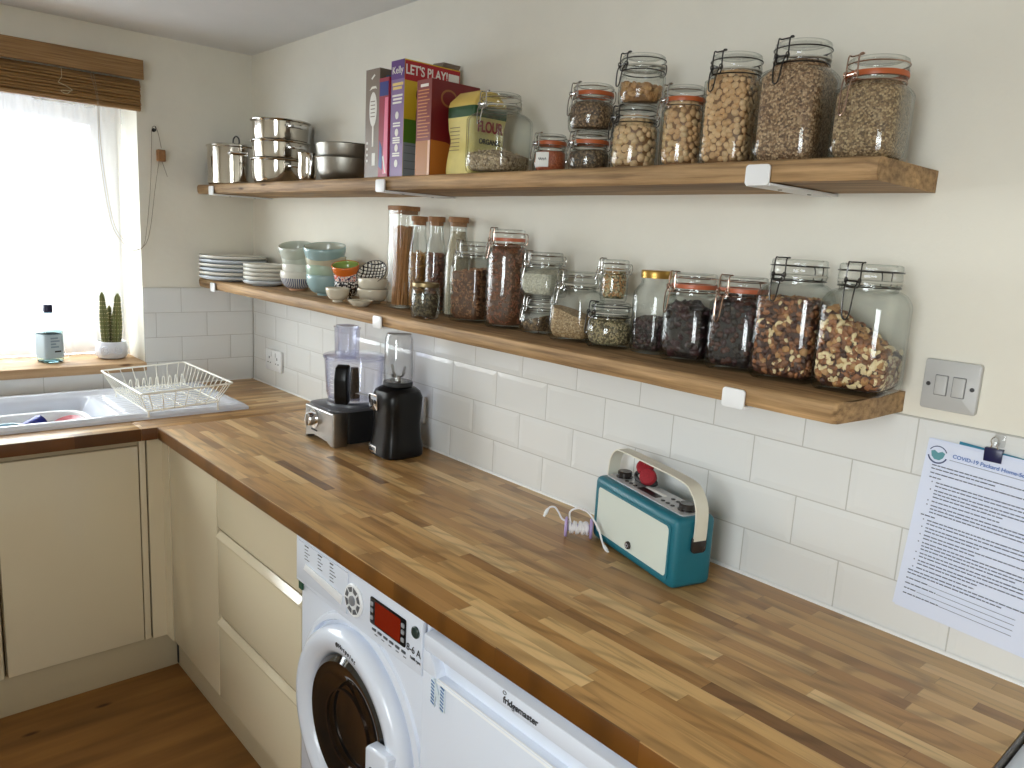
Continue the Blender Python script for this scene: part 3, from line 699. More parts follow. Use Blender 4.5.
make('voile', bm, m_voile, t, angle=180, fix=False)
bm = BM(); rows_ = []
for j in range(3):
    z_ = 1.988 - j * .03
    rows_.append([bm.verts.new((cx_(-.455 - 1.58 * i / ny_, 0) + .003 + .003 * math.sin(i * .9), -.4555 - 1.58 * i / ny_, z_)) for i in range(ny_ + 1)])
for A, B in zip(rows_, rows_[1:]):
    for i in range(ny_): quad(bm, (A[i], A[i + 1], B[i + 1], B[i]))
make('heading', bm, m_voile, t, angle=180, fix=False)
bm = BM(); tube(bm, [(-.19, WY0 + .003, 1.985), (-.19, WY1 - .003, 1.985)], .006, 10); make('rod', bm, m_whitep, t)

# ------------------------------------------------------------------ shelves and brackets
SL, SU, STH, SD, SXE = 1.345, 1.7155, .035, -.228, 2.702
def shelf(label, zt, seed, chamfer):
    bm = BM(); N = 150; rows = []
    sec = [(.005, 0), (-.06, 0), (-.12, 0), (-.18, 0), (SD + .007, 0), (SD + .002, -.003), (SD, -.009), (SD, -.018), (SD + .001, -.027), (SD + .006, -STH), (-.12, -STH), (.005, -STH)]
    for i in range(N + 1):
        x = .002 + (SXE - .002) * i / N; r_ = []
        for (y, z) in sec:
            k = 1 if y < SD + .01 else 0
            j = noise.noise(Vector((x * 9, z * 60, seed))) * .0022 * k
            e = max(0, (x - (SXE - .012)) / .012) * .006 * k
            jx = noise.noise(Vector((y * 30, z * 70, seed + 9))) * .003 if i == N else 0
            if chamfer and i == N and k: jx -= .012
            r_.append(bm.verts.new((x + jx - (0 if i < N else 0), min(.0055, y + j + e), zt + z + noise.noise(Vector((x * 5, y * 20, seed + 3))) * .0012 * (1 if z < -.002 else 0))))
        rows.append(r_)
    for A, B in zip(rows, rows[1:]):
        for k in range(len(sec)): quad(bm, (A[k], A[(k + 1) % len(sec)], B[(k + 1) % len(sec)], B[k]))
    quad(bm, rows[0]); quad(bm, rows[-1])
    return tag(make('shelf', bm, m_shelf, angle=40), label, 'shelf')
shelf('upper rough timber board shelf holding pans, cereal boxes and jars', SU, 1, False)
shelf('lower rough timber board shelf holding crockery and jars', SL, 5, True)
bk = None
for zt, nm in ((SU, 'upper'), (SL, 'lower')):
    for x, wh in ((.165, 'under the end by the window wall'), (1.375, 'under its middle'), (2.515, 'nearest its free end')):
        L_ = 'white metal strap bracket of the %s shelf, %s' % (nm, wh)
        if bk is None:
            bk = thing('shelf_bracket', L_, 'bracket', (x, 0, zt), 0, 'white shelf brackets')
            bm = BM(); box(bm, -.022, -.231, -STH - .0065, .022, .005, -STH - .0015, .001); box(bm, -.022, -.004, -STH - .0015, .022, .0055, -STH - .001); make('strap', bm, m_whitep, bk)
            bm = BM(); prism(bm, rrect(.044, .034, .006, 4, 0, -STH + .0105), 0, .005, lambda a, b, c: (a, -.2365 + c, b), .0015); make('lip', bm, m_whitep, bk)
            bm = BM()
            for yy in (-.16, -.06): lathe(bm, [(.004, -STH - .0065), (.0035, -STH - .0082), (0, -STH - .0085)], 12, (0, yy, 0))
            make('screw', bm, m_steelb, bk)
        else: dup(bk, (x, 0, zt), L_)

# ------------------------------------------------------------------ crockery
def glaze(name, c, r=.16): return mat(name, c, r, coat=.2)
m_cw = glaze('cream_white_glaze', lin(226, 224, 214)); m_bw = glaze('blue_white_glaze', lin(206, 214, 222)); m_rimb = glaze('dark_blue_rim', lin(40, 44, 64))
m_teal = glaze('teal_glaze', lin(150, 178, 180)); m_beige = glaze('beige_green_glaze', lin(186, 184, 160)); m_sage = glaze('sage_glaze', lin(168, 190, 170)); m_cream2 = glaze('cream_glaze', lin(214, 206, 186))
m_pgreen = glaze('pale_green_glaze', lin(196, 202, 190)); m_orange = glaze('orange_glaze', lin(214, 110, 40)); m_green = glaze('green_glaze', lin(150, 172, 90)); m_foot = glaze('bare_clay', lin(196, 150, 116), .6)
m_brim = glaze('brown_rim', lin(120, 96, 80)); m_grimr = glaze('grey_brown_rim', lin(150, 140, 128))
def polar_mat(name, fn):
    tt = NT(name); X = tt.sep(tt.obj()); az = tt.math('ARCTAN2', X[1], X[0]); tt.rough(.2); tt.p.inputs['Coat Weight'].default_value = .2; fn(tt, X, az); return tt.m
def f_str(t, X, az):
    s_ = t.math('FRACT', t.math('MULTIPLY', az, 46 / (2 * PI))); k = t.math('GREATER_THAN', s_, .42); z = t.math('LESS_THAN', X[2], .044)
    t.col(t.mix(t.math('MULTIPLY', k, z), lin(222, 218, 208), lin(84, 92, 128)))
m_stripe = polar_mat('blue_stripe_glaze', f_str)
def f_flor(t, X, az):
    d = t.voro(t.comb(t.math('MULTIPLY', az, .045), X[2], 0.0), 110, 'Distance'); t.col(t.ramp(d, [(.34, lin(204, 70, 50)), (.42, lin(232, 208, 200)), (.62, lin(232, 214, 206)), (.70, lin(80, 60, 90))], 'CONSTANT'))
m_floral = polar_mat('pink_floral_glaze', f_flor)
def f_dot(t, X, az):
    d = t.voro(t.comb(t.math('MULTIPLY', az, .045), X[2], 0.0), 150, 'Distance'); t.col(t.ramp(d, [(.44, lin(226, 222, 214)), (.46, lin(30, 30, 40))], 'CONSTANT'))
m_dots = polar_mat('black_white_dot_glaze', f_dot)
def f_lat(t, X, az):
    a = t.math('ADD', X[0], X[1]); b = t.math('SUBTRACT', X[0], X[1]); P_ = .0165
    wob = t.math('MULTIPLY', t.noise(t.obj(), 30, 2), .012)
    fa = t.math('LESS_THAN', t.math('FRACT', t.math('DIVIDE', t.math('ADD', a, wob), P_)), .30); fb = t.math('LESS_THAN', t.math('FRACT', t.math('DIVIDE', t.math('SUBTRACT', b, wob), P_)), .30)
    t.col(t.mix(t.math('MAXIMUM', fa, fb), lin(224, 220, 208), lin(26, 26, 32)))
m_lattice = polar_mat('black_lattice_glaze', f_lat)

def plate(label, r, x, y, z, m, mr, tiltv=0):
    bm = BM(); lathe(bm, [(0, .0015), (r * .50, .0015), (r * .52, 0), (r * .58, 0), (r * .60, .003), (r * .80, .0045), (r * .92, .0075), (r * .98, .013), (r, .0200, 2, 0), (r * .996, .0212, 2, 1), (r * .985, .0212, 2, 1), (r * .965, .0160), (r * .91, .0105), (r * .80, .0075), (r * .60, .006), (0, .0055)], 64)
    o = make('plate', bm, [m, mr], None, (x, y, z), angle=50); o.rotation_euler = (tiltv, 0, 0); return o
for k in range(6):
    o = plate('', .130, .140 + .002 * ((k * 7) % 3), -.140 - .001 * (k % 2), SL + .0004 + k * .0158, m_bw if k % 2 == 0 else m_cw, m_rimb if k != 1 else m_grimr)
    tag(o, ('bottom dinner plate of the stack at the window end of the shelf', 'second dinner plate from the bottom of the stack by the window', 'third dinner plate from the bottom of the stack by the window', 'fourth dinner plate from the bottom of the stack by the window', 'fifth dinner plate from the bottom of the stack by the window', 'top dinner plate of the stack at the window end of the shelf')[k], 'plate', 'dinner plates stacked on the lower shelf')
for k in range(5):
    o = plate('', .080 + .0015 * (k == 0), .385, -.118, SL + .0004 + k * .0150, m_cw if k != 0 else m_bw, (m_rimb, m_brim, m_brim, m_grimr, m_grimr)[k])
    tag(o, ('bottom side plate of the smaller stack, beside the dinner plates', 'second side plate from the bottom of the smaller stack', 'middle side plate of the smaller stack beside the dinner plates', 'fourth side plate from the bottom of the smaller stack', 'top side plate of the smaller stack beside the dinner plates')[k], 'plate', 'side plates stacked on the lower shelf')

def bowl(label, r, h, x, y, z, mo, mi_, group=None, foot=.45, rim=None, tx=0, ty=0, footm=None, deep=.8):
    t_ = .0032; pr = [(0, .003, 2, 0), (r * foot * .86, .003, 2, 2), (r * foot * .9, 0, 2, 2), (r * foot, 0, 2, 2), (r * foot * 1.02, .007, 2, 2)]
    for k in range(1, 9):
        u = k / 8; pr.append((r * (foot * 1.02 + (1 - foot * 1.02) * math.sin(u * PI / 2) ** deep), .007 + (h - .007) * (1 - math.cos(u * PI / 2)) ** .9 if u < 1 else h, 2, 0))
    pr[-1] = (r, h, 2, 0); pr += [(r - t_ * .4, h + .001, 2, 3), (r - t_, h, 2, 3)]
    for k in range(7, 0, -1):
        u = k / 8; pr.append((max(.004, r * (foot * 1.02 + (1 - foot * 1.02) * math.sin(u * PI / 2) ** deep) - t_), .011 + (h - .011) * (1 - math.cos(u * PI / 2)) ** .9, 2, 1))
    pr.append((0, .010, 2, 1)); bm = BM(); lathe(bm, pr, 56)
    o = make('bowl', bm, [mo, mi_, footm or mo, rim or mo], None, (x, y, z), angle=60); o.rotation_euler = (tx, ty, 0)
    return tag(o, label, 'bowl', group)
gA = 'bowls stacked next to the side plates'; gB = 'teal and green bowls stacked together'; gC = 'small patterned bowls stacked together'; gD = 'small cream bowls stacked together'
xA, yA = .612, -.098
bowl('blue striped bowl with clay foot at the bottom of its stack', .060, .068, xA, yA, SL + .0004, m_stripe, m_cw, gA, .46, m_cw, footm=m_foot)
bowl('plain cream bowl standing in the blue striped bowl', .053, .060, xA - .002, yA, SL + .034, m_cw, m_cw, gA)
bowl('pale grey green bowl, second from the top above the striped bowl', .0565, .062, xA, yA, SL + .066, m_pgreen, m_pgreen, gA)
bowl('wide pale green bowl topping the stack above the striped bowl', .060, .066, xA, yA, SL + .098, m_pgreen, m_pgreen, gA, .4, m_cw, tx=.20, ty=.16)
xB, yB = .820, -.096
bowl('teal bowl at the bottom of the tall teal and green stack', .066, .070, xB, yB, SL + .0004, m_teal, m_teal, gB, .42, m_sage)
bowl('sage green bowl, second in the tall teal stack', .066, .068, xB, yB, SL + .034, m_sage, m_sage, gB, .42, m_cw, tx=.0, ty=-.05)
bowl('beige green bowl, third in the tall teal stack', .0685, .068, xB, yB, SL + .066, m_beige, m_beige, gB, .42, m_sage)
bowl('wide teal bowl topping the tall teal and green stack', .071, .068, xB, yB, SL + .100, m_teal, m_pgreen, gB, .42, m_teal, tx=.14, ty=.12)
xC, yC = .930, -.078
bowl('black and white dotted bowl at the bottom of the patterned stack', .041, .056, xC, yC, SL + .0004, m_dots, m_cw, gC)
bowl('pink floral bowl in the middle of the patterned stack', .043, .050, xC, yC, SL + .033, m_floral, m_cw, gC)
bowl('orange bowl with green inside on top of the patterned stack', .046, .048, xC, yC, SL + .066, m_orange, m_green, gC, .45, m_orange, tx=.22, ty=.18)
xD, yD = 1.105, -.085
bowl('plain cream bowl under the other cream bowl', .049, .046, xD, yD, SL + .0004, m_cream2, m_cream2, gD, .5, m_brim, deep=.7)
bowl('second cream bowl, holding the black lattice dish', .048, .044, xD, yD, SL + .032, m_cream2, m_cream2, gD, .5, m_brim, tx=-.06, ty=-.10, deep=.7)
bowl('black and white lattice patterned dish tilted on the cream bowls', .051, .026, xD - .010, yD + .012, SL + .080, m_cream2, m_lattice, None, .4, m_blackm, tx=.72, ty=.46, deep=.9)
bowl('small plain cream bowl at the shelf edge, in front of the teal stack', .037, .044, 1.050, -.178, SL + .0004, m_cream2, m_cream2, None, .42, m_cream2)
bm = BM(); lathe(bm, [(0, .002), (.020, 0), (.022, 0), (.030, .007), (.038, .016), (.0385, .018), (.036, .017), (.026, .009), (0, .005)], 48); o = make('small_dish', bm, m_cream2, None, (1.178, -.172, SL + .0004)); tag(o, 'tiny shallow cream dish at the shelf edge below the lattice dish', 'dish')

# ------------------------------------------------------------------ pans on the upper shelf
def loop_handle(parent, r, z, az, w=.05, out=.026, drop=.0, m=None, rad=.0046):
    d = Vector((math.cos(az), math.sin(az), 0)); s = Vector((-d.y, d.x, 0)); bm = BM()
    pts = [d * (r - .001) + s * w, d * (r + out * .8) + s * w * .96, d * (r + out) + s * w * .7, d * (r + out) - s * w * .7, d * (r + out * .8) - s * w * .96, d * (r - .001) - s * w]
    pts = [p + Vector((0, 0, z - drop * min(1, (p.length - r) / out + .0))) for p in pts]
    tube(bm, smoothpath(pts, 5), rad, 8); 
    for sg in (1, -1):
        c = d * (r + .001) + s * w * sg + Vector((0, 0, z)); lathe(bm, [(.008, -.002), (.008, .002), (0, .003)], 14, M=Matrix.Translation(c) @ d.to_track_quat('Z', 'Y').to_matrix().to_4x4())
    return make('handle', bm, m or m_chrome, parent)
px_, py_ = .122, -.116
t = thing('stock_pot', 'polished steel pot with loop lid handle at the window end', 'pot', (px_, py_, SU + .0005))
bm = BM(); r_ = .108; lathe(bm, [(0, 0), (r_ - .008, 0), (r_ - .001, .006), (r_, .014), (r_, .142), (r_ + .005, .146), (r_ + .005, .149), (r_ - .002, .149), (r_ - .002, .014), (0, .004)], 72); make('body', bm, m_steel, t)
loop_handle(t, r_, .118, campan(px_, py_) + .05, .030, .026); loop_handle(t, r_, .118, campan(px_, py_) + .05 + PI, .030, .026)
bm = BM(); lathe(bm, [(r_ + .003, .1495), (r_ + .003, .151), (r_ * .8, .158), (0, .163), (0, .161), (r_ * .8, .156), (r_, .1495)], 64); lid = make('lid', bm, m_steel, t)
bm = BM(); tube(bm, smoothpath([(-.016, -.006, .160), (-.014, -.005, .182), (0, 0, .192), (.014, .005, .182), (.016, .006, .160)], 5), .003, 8); make('lid_handle', bm, m_dkmetal, lid)

sxp, syp = .522, -.118; r_ = .097; ca = campan(sxp, syp)
steam = [('saucepan', 'steel pan at the base of the steamer stack', 0, .086, True), ('steamer_tier', 'lower steel steamer tier above the pan', .0865, .062, False), ('steamer_tier', 'top steel steamer tier of the stack, open', .149, .070, False)]
for nm, lb, z0, hh, base in steam:
    t = thing(nm, lb, 'pan', (sxp, syp, SU + .0005 + z0), 0, 'steamer set on the upper shelf')
    ro = r_ * (1.0 if base else 1.0); bm = BM()
    bot = [(0, 0), (ro * .80, 0), (ro * .93, .006), (ro * .99, .022)] if base else [(0, .0), (ro * .90, .0), (ro * .955, .003), (ro * .97, .008)]
    lathe(bm, bot + [(ro, hh - .008), (ro + .007, hh - .005), (ro + .008, hh - .002), (ro + .004, hh), (ro - .002, hh - .001), (ro - .003, .012 if not base else .024), (ro * .85, .004), (0, .004)], 72); make('body', bm, m_steel, t)
    loop_handle(t, ro, hh - .022, ca + .52, .030, .026, .004); loop_handle(t, ro, hh - .022, ca + .52 + PI, .030, .026, .004)

gx, gy = .985, -.112; r_ = .098
for k, (lb, z0, rr, hh) in enumerate((('lower grey metal pan of the nested pair beside the boxes', 0, r_ * .985, .072), ('upper grey metal pan nested in the one below', .052, r_, .062))):
    t = thing('cake_pan', lb, 'pan', (gx, gy, SU + .0006 + z0), 0, 'nested grey pans'); bm = BM(); zb = 0
    lathe(bm, [(0, zb), (rr * .70, zb), (rr * .86, zb + .010), (rr * .96, zb + .030), (rr * 1.0, hh - .003), (rr + .002, hh - .001), (rr + .001, hh), (rr - .003, hh - .001), (rr * .93, zb + .032), (rr * .8, zb + .011), (0, zb + .004)], 64); make('shell', bm, m_greymet, t)
# folded serving tongs / bright jug beside the pans
t = thing('cream_jug', 'small bright steel jug between the steamer and the grey pans', 'jug', (.850, -.182, SU + .0005)); bm = BM()
MM = Matrix.Diagonal((1, .85, 1, 1)); lathe(bm, [(0, 0), (.026, 0), (.030, .004), (.034, .030), (.031, .062), (.033, .080), (.036, .088), (.0345, .088), (.0295, .062), (.032, .03), (.028, .006), (0, .003)], 44, M=MM); make('body', bm, m_steel, t)
bm = BM(); a = ca + .5; tube(bm, smoothpath([(.033, -.006, .078), (.052, -.012, .082), (.058, -.014, .055), (.046, -.010, .025), (.033, -.006, .018)], 6), .0042, 8); make('handle', bm, m_chrome, t)
bm = BM(); prism(bm, [(-.014, .074), (.014, .074), (.006, .092), (-.006, .092)], 0, .014, lambda a_, b_, c_: (-.030 - c_ * .8, a_, b_ + c_ * .2), .003); make('spout', bm, m_steel, t)

# ------------------------------------------------------------------ packets on the upper shelf
def carton(label, x0, x1, y0, y1, h, mats, rot=0, cat='box', lid=True):
    """cereal-type carton; mats = [top/back, spine (-y), face (+x)]"""
    x0 -= .015; x1 -= .015; cx_, cy_ = (x0 + x1) / 2, (y0 + y1) / 2; t = thing('carton', label, cat, (cx_, cy_, SU + .0005), rot)
    bm = BM(); F = box(bm, x0 - cx_, y0 - cy_, 0, x1 - cx_, y1 - cy_, h)
    F[2].material_index = 1; F[5].material_index = 2
    make('shell', bm, mats, t, angle=0); return t, x0 - cx_, x1 - cx_, y0 - cy_, y1 - cy_
def patch(name, parent, m, pts, face, d=.0006, th=.0005, lab=None):
    """flat printed shape on a face: ('y', y) looks to -y, ('x', x) looks to +x"""
    bm = BM(); fr = (lambda a, b, c: (a, face[1] - c, b)) if face[0] == 'y' else (lambda a, b, c: (face[1] + c, a, b))
    for poly in (pts if isinstance(pts[0][0], (tuple, list)) else [pts]): prism(bm, poly, d - th, d, fr)
    return make(name, bm, m, parent, angle=0)
def rect(x0, z0, x1, z1): return [(x0, z0), (x1, z0), (x1, z1), (x0, z1)]
def ell(cx_, cz_, rx, rz, n=28): return [(cx_ + rx * math.cos(2 * PI * k / n), cz_ + rz * math.sin(2 * PI * k / n)) for k in range(n)]
pm = lambda nm, *c: mat(nm, lin(*c), .45)
m_wht = pm('print_white', 232, 228, 218); m_yel = pm('print_yellow', 206, 172, 40)
m_brownb = pm('brown_card', 128, 112, 96)
# grey-brown box with a spoon drawing
t, a0, a1, b0, b1 = carton('grey brown cereal box with a white spoon drawing on its spine', 1.250, 1.322, -.200, -.010, .292, [m_brownb, m_brownb, pm('grey_card', 104, 92, 80)])
patch('spoon_print', t, m_wht, [ell(.004, .185, .019, .046), rect(.001, .085, .008, .142)], ('y', b0))
patch('brand_print', t, m_wht, [[(-.016, .236), (-.004, .246), (.016, .246), (.022, .238), (.016, .240), (-.002, .240)], [(-.008, .268), (.008, .278), (.012, .274), (-.004, .264)]], ('y', b0))
patch('text_print', t, m_wht, [ell(-.024, .048 + .016 * k, .004, .004, 12) for k in range(4)] + [rect(.002, .034, .018, .068)], ('y', b0))
patch('spoon_text', t, m_brownb, [rect(-.008, .165 + .010 * k, .014, .1675 + .010 * k) for k in range(5)], ('y', b0), .0011, .0004)
patch('teal_picture', t, pm('print_teal', 30, 108, 140), [[(-.090, .150), (-.075, .275), (.0, .285), (.05, .20), (.02, .12)]], ('x', a1))
# red and pink book-like packet squeezed between
t, a0, a1, b0, b1 = carton('slim red and pink packet with blue corner squeezed between two cereal boxes', 1.327, 1.375, -.204, -.012, .262, [pm('print_blue', 24, 40, 120), pm('print_crimson', 150, 24, 50), pm('print_crimson_2', 160, 30, 54)])
patch('pink_band', t, pm('print_pink', 232, 120, 150), [[(.0, .01), (.0215, .01), (.0215, .21), (.006, .21)]], ('y', b0)); patch('blue_patch', t, pm('print_blue_2', 40, 90, 150), [[(-.021, .03), (-.004, .02), (-.006, .08), (-.018, .10)]], ('y', b0))
patch('white_stripe', t, m_wht, [[(-.002, .055), (.010, .012), (.016, .012), (.004, .06)]], ('y', b0), .0011, .0004); patch('blue_top', t, pm('print_navy', 24, 40, 120), [rect(-.0215, .215, .0215, .2515)], ('y', b0))
# LET'S PLAY box
t, a0, a1, b0, b1 = carton('purple spined cereal box reading LET\'S PLAY! on its red and yellow face', 1.379, 1.442, -.200, -.018, .300, [pm('card_buff', 186, 160, 124), pm('print_purple', 132, 104, 150), m_yel])
patch('purple_top', t, pm('print_purple_deep', 92, 52, 124), [rect(a0, .252, a1, .2995)], ('y', b0))
text('brand_lettering', 'Kelly', .026, t, XZ(0, b0 - .001, .274), m_wht, .0004)
patch('spine_print', t, m_wht, [rect(-.024, .208, .024, .213), rect(-.020, .199, .022, .204), rect(-.022, .190, .020, .195)] + [rect(-.018, z_, .016, z_ + .004) for z_ in (.138, .131, .100, .094, .088, .060, .054)] + [ell(.0, z_, .008, .010, 14) for z_ in (.160, .116, .076, .036)], ('y', b0))
patch('spine_words', t, pm('print_gold', 230, 200, 120), [rect(-.024, .236, .026, .243), rect(-.022, .226, .020, .233)], ('y', b0))
patch('red_banner', t, pm('print_red', 170, 26, 36), [rect(b0 + .001, .248, b1 - .001, .297)], ('x', a1))
text('title_lettering', "LET'S PLAY!", .034, t, YZ(a1 + .0012, b0 + .071, .274), m_wht, .0004, sx=.80, bold=.0006)
patch('banner_small_print', t, m_wht, [rect(b1 - .040, .252, b1 - .004, .286)], ('x', a1), .0011, .0004)
patch('green_area', t, pm('print_green', 84, 124, 36), [rect(b0 + .001, .090, b1 - .001, .150)], ('x', a1)); patch('grey_area', t, pm('print_grey_blue', 138, 146, 146), [rect(b0 + .001, .003, b1 - .001, .090)], ('x', a1))
patch('brown_figure', t, pm('print_brown', 96, 52, 30), [ell(b0 + .06, .16, .022, .05), ell(b0 + .055, .215, .018, .022)], ('x', a1), .0011, .0004)
patch('grey_lines', t, pm('print_dark_grey', 84, 92, 92), [rect(b0 + .004, z_, b0 + .07, z_ + .0015) for z_ in (.082, .062, .042, .022)], ('x', a1), .0011, .0004)
bm = BM(); prism(bm, [(a0 + .004, .3005), (a1 - .004, .3005), (a1 + .004, .312), (a0 + .02, .314)], b1 - .06, b1 - .002, lambda a, b, c: (a, c, b)); make('top_flap', bm, m_brownb, t, angle=0)
# dark red box
m_dred = pm('print_dark_red', 112, 24, 26)
t, a0, a1, b0, b1 = carton('dark red cereal box with orange text lines and a golden bowl', 1.502, 1.566, -.200, -.045, .238, [pm('print_dark_red_top', 104, 30, 28), pm('print_red_brown', 128, 44, 32), m_dred])
patch('spine_text', t, pm('print_orange', 206, 130, 70), [rect(-.026, z_ * .0082 + .096, rnd.uniform(.010, .028), z_ * .0082 + .0985) for z_ in range(15)], ('y', b0)); patch('spine_heading', t, m_wht, [rect(-.016, .220, .018, .227)], ('y', b0))
patch('golden_base', t, pm('print_amber', 176, 112, 44), [rect(a0 + .0005, .001, a1 - .010, .088)], ('y', b0)); patch('pale_edge', t, pm('print_peach', 226, 186, 150), [rect(a1 - .010, .001, a1 - .0005, .088)], ('y', b0))
patch('golden_bowl', t, pm('print_amber_2', 176, 104, 36), [[(b0 + .001, .001), (b1 - .002, .001), (b1 - .002, .03), (b0 + .10, .070), (b0 + .05, .088), (b0 + .001, .090)]], ('x', a1))
patch('emblem', t, pm('print_dull_gold', 150, 100, 50), [ell(b0 + .055, .196, .026, .022)], ('x', a1)); patch('emblem_middle', t, m_dred, [ell(b0 + .055, .196, .021, .017)], ('x', a1), .0011, .0004)
# paper flour bag
m_bag = mat('yellow_paper', lin(226, 210, 128), .55, var=.06, vscale=30, bump=.15); m_bag2 = mat('gold_paper', lin(214, 184, 96), .55)
t = thing('flour_bag', 'yellow paper flour bag with dark green band, behind the part filled jar', 'bag', (1.632, -.115, SU + .0005)); bm = BM(); R_ = []
hx, hy = .051, .054
for i in range(17):
    u = i / 16; z_ = u * .206; k = 1 + .05 * math.sin(u * 9 + 1) - (.10 * ((u - .8) / .2) if u > .8 else 0)
    ring = []
    for a, b in rrect(2 * hx * k, 2 * hy * k * (1 if u < .85 else 1 - (u - .85) * 3.2), .010 * (1 if u < .85 else .55), 4): ring.append(bm.verts.new((a + noise.noise(Vector((a * 60, z_ * 30, b * 50))) * .004, b + noise.noise(Vector((b * 60, z_ * 30, 4))) * .004, z_)))
    R_.append(ring)
for i, (A, B) in enumerate(zip(R_, R_[1:])):
    for k in range(len(A)): quad(bm, (A[k], A[(k + 1) % len(A)], B[(k + 1) % len(A)], B[k]), 1 if 11 <= i < 13 else (2 if i >= 13 else 0))
quad(bm, R_[0]); quad(bm, R_[-1], 2); make('paper_sack', bm, [m_bag, pm('print_dark_green', 34, 74, 34), m_bag2], t, angle=50)
m_fred = pm('print_flour_red', 150, 40, 30)
text('brand_lettering', 'FLOUR', .036, t, YZ(hx + .0052, -.003, .118), m_fred, .0006, sx=.72, bold=.001); text('organic_lettering', 'ORGANIC', .017, t, YZ(hx + .0052, -.002, .084), m_ink, .0006, sx=.9, bold=.0004)
patch('small_print', t, pm('print_brown_2', 120, 90, 50), [rect(-.034, .062 + .009 * k, .006, .0635 + .009 * k) for k in range(7)], ('y', -hy - .0042))

# ------------------------------------------------------------------ jars
class Pile:
    """list mesh: a packed core plus many separate morsels"""
    def __init__(s): s.v, s.f, s.m = [], [], []
    def add(s, verts, faces, mi):
        o = len(s.v); s.v += verts; s.f += [tuple(i + o for i in f) for f in faces]; s.m += [mi] * len(faces)
    def make(s, name, mats, loc):
        me = bpy.data.meshes.new(name); me.from_pydata(s.v, [], s.f); me.polygons.foreach_set('material_index', s.m)
        for m in mats: me.materials.append(m)
        me.shade_smooth(); me.set_sharp_from_angle(angle=math.radians(60)); o = bpy.data.objects.new(name, me); COL.objects.link(o); o.location = loc; return o
def ico(sub=1):
    bm = BM(); bmesh.ops.create_icosphere(bm, subdivisions=sub, radius=1); bm.verts.ensure_lookup_table()
    r = ([v.co.copy() for v in bm.verts], [tuple(v.index for v in f.verts) for f in bm.faces]); bm.free(); return r
ICO = ico(2); ICO1 = ico(1)
def unit_tube(pts, rad, seg=6):
    bm = BM(); tube(bm, pts, rad, seg); bm.verts.index_update(); r = ([v.co.copy() for v in bm.verts], [tuple(v.index for v in f.verts) for f in bm.faces]); bm.free(); return r
def shape(kind):
    if kind == 'ball': v, f = ICO; return [Vector((p.x, p.y * rnd.uniform(.8, .95), p.z * rnd.uniform(.75, .9))) + Vector((0, 0, .10 * p.x * p.x)) for p in v], f
    if kind == 'lump': v, f = ICO1; k = rnd.random() * 50; return [p * (1 + .45 * noise.noise(p * 1.7 + Vector((k, 0, 0)))) for p in v], f
    if kind == 'almond': v, f = ICO1; return [Vector((p.x, p.y * .55 * (1 - .3 * p.x), p.z * .38)) for p in v], f
    if kind == 'cashew':
        pts = [(math.cos(a) * .75, math.sin(a) * .75 - .4, 0) for a in [PI * (.05 + .9 * k / 7) for k in range(8)]]; return unit_tube(pts, [.18, .34, .42, .42, .40, .37, .32, .16], 7)
    if kind == 'flake': v, f = ICO1; return [Vector((p.x, p.y * .5, p.z * .12 + .35 * p.x * p.x)) for p in v], f
    if kind == 'curl':
        pts = [(-1 + 2 * k / 9, .28 * math.cos(k * 1.4), .28 * math.sin(k * 1.4)) for k in range(10)]; return unit_tube(pts, .20, 5)
    if kind == 'stick': return unit_tube([(-1, 0, 0), (0, .03, 0), (1, 0, 0)], .13, 6)
POOL = {}
def pooled(kind):
    if kind not in POOL: POOL[kind] = [shape(kind) for _ in range(6)]
    return rnd.choice(POOL[kind])
def rot3(): return Matrix.Rotation(rnd.uniform(0, 2 * PI), 3, 'Z') @ Matrix.Rotation(rnd.uniform(-PI, PI), 3, 'X') @ Matrix.Rotation(rnd.uniform(0, 2 * PI), 3, 'Y')

class Jar: pass
def inner(j, z, az):
    """inside radius of a jar at height z and azimuth az"""
    n = j.n
    if z < .03: u = max(0, (z - .008) / .022); r = j.r * (.86 + .14 * math.sin(u * PI / 2))
    elif z < j.zs: r = j.r
    else:
        u = min(1, (z - j.zs) / max(1e-4, j.zt - j.zs)); a = math.asin(u); r = j.rn + (j.r - j.rn) * math.cos(a); n = 2 + (j.n - 2) * (1 - u) if j.n > 2 else 2
    return (r - j.t) * sup(az - 0, n)

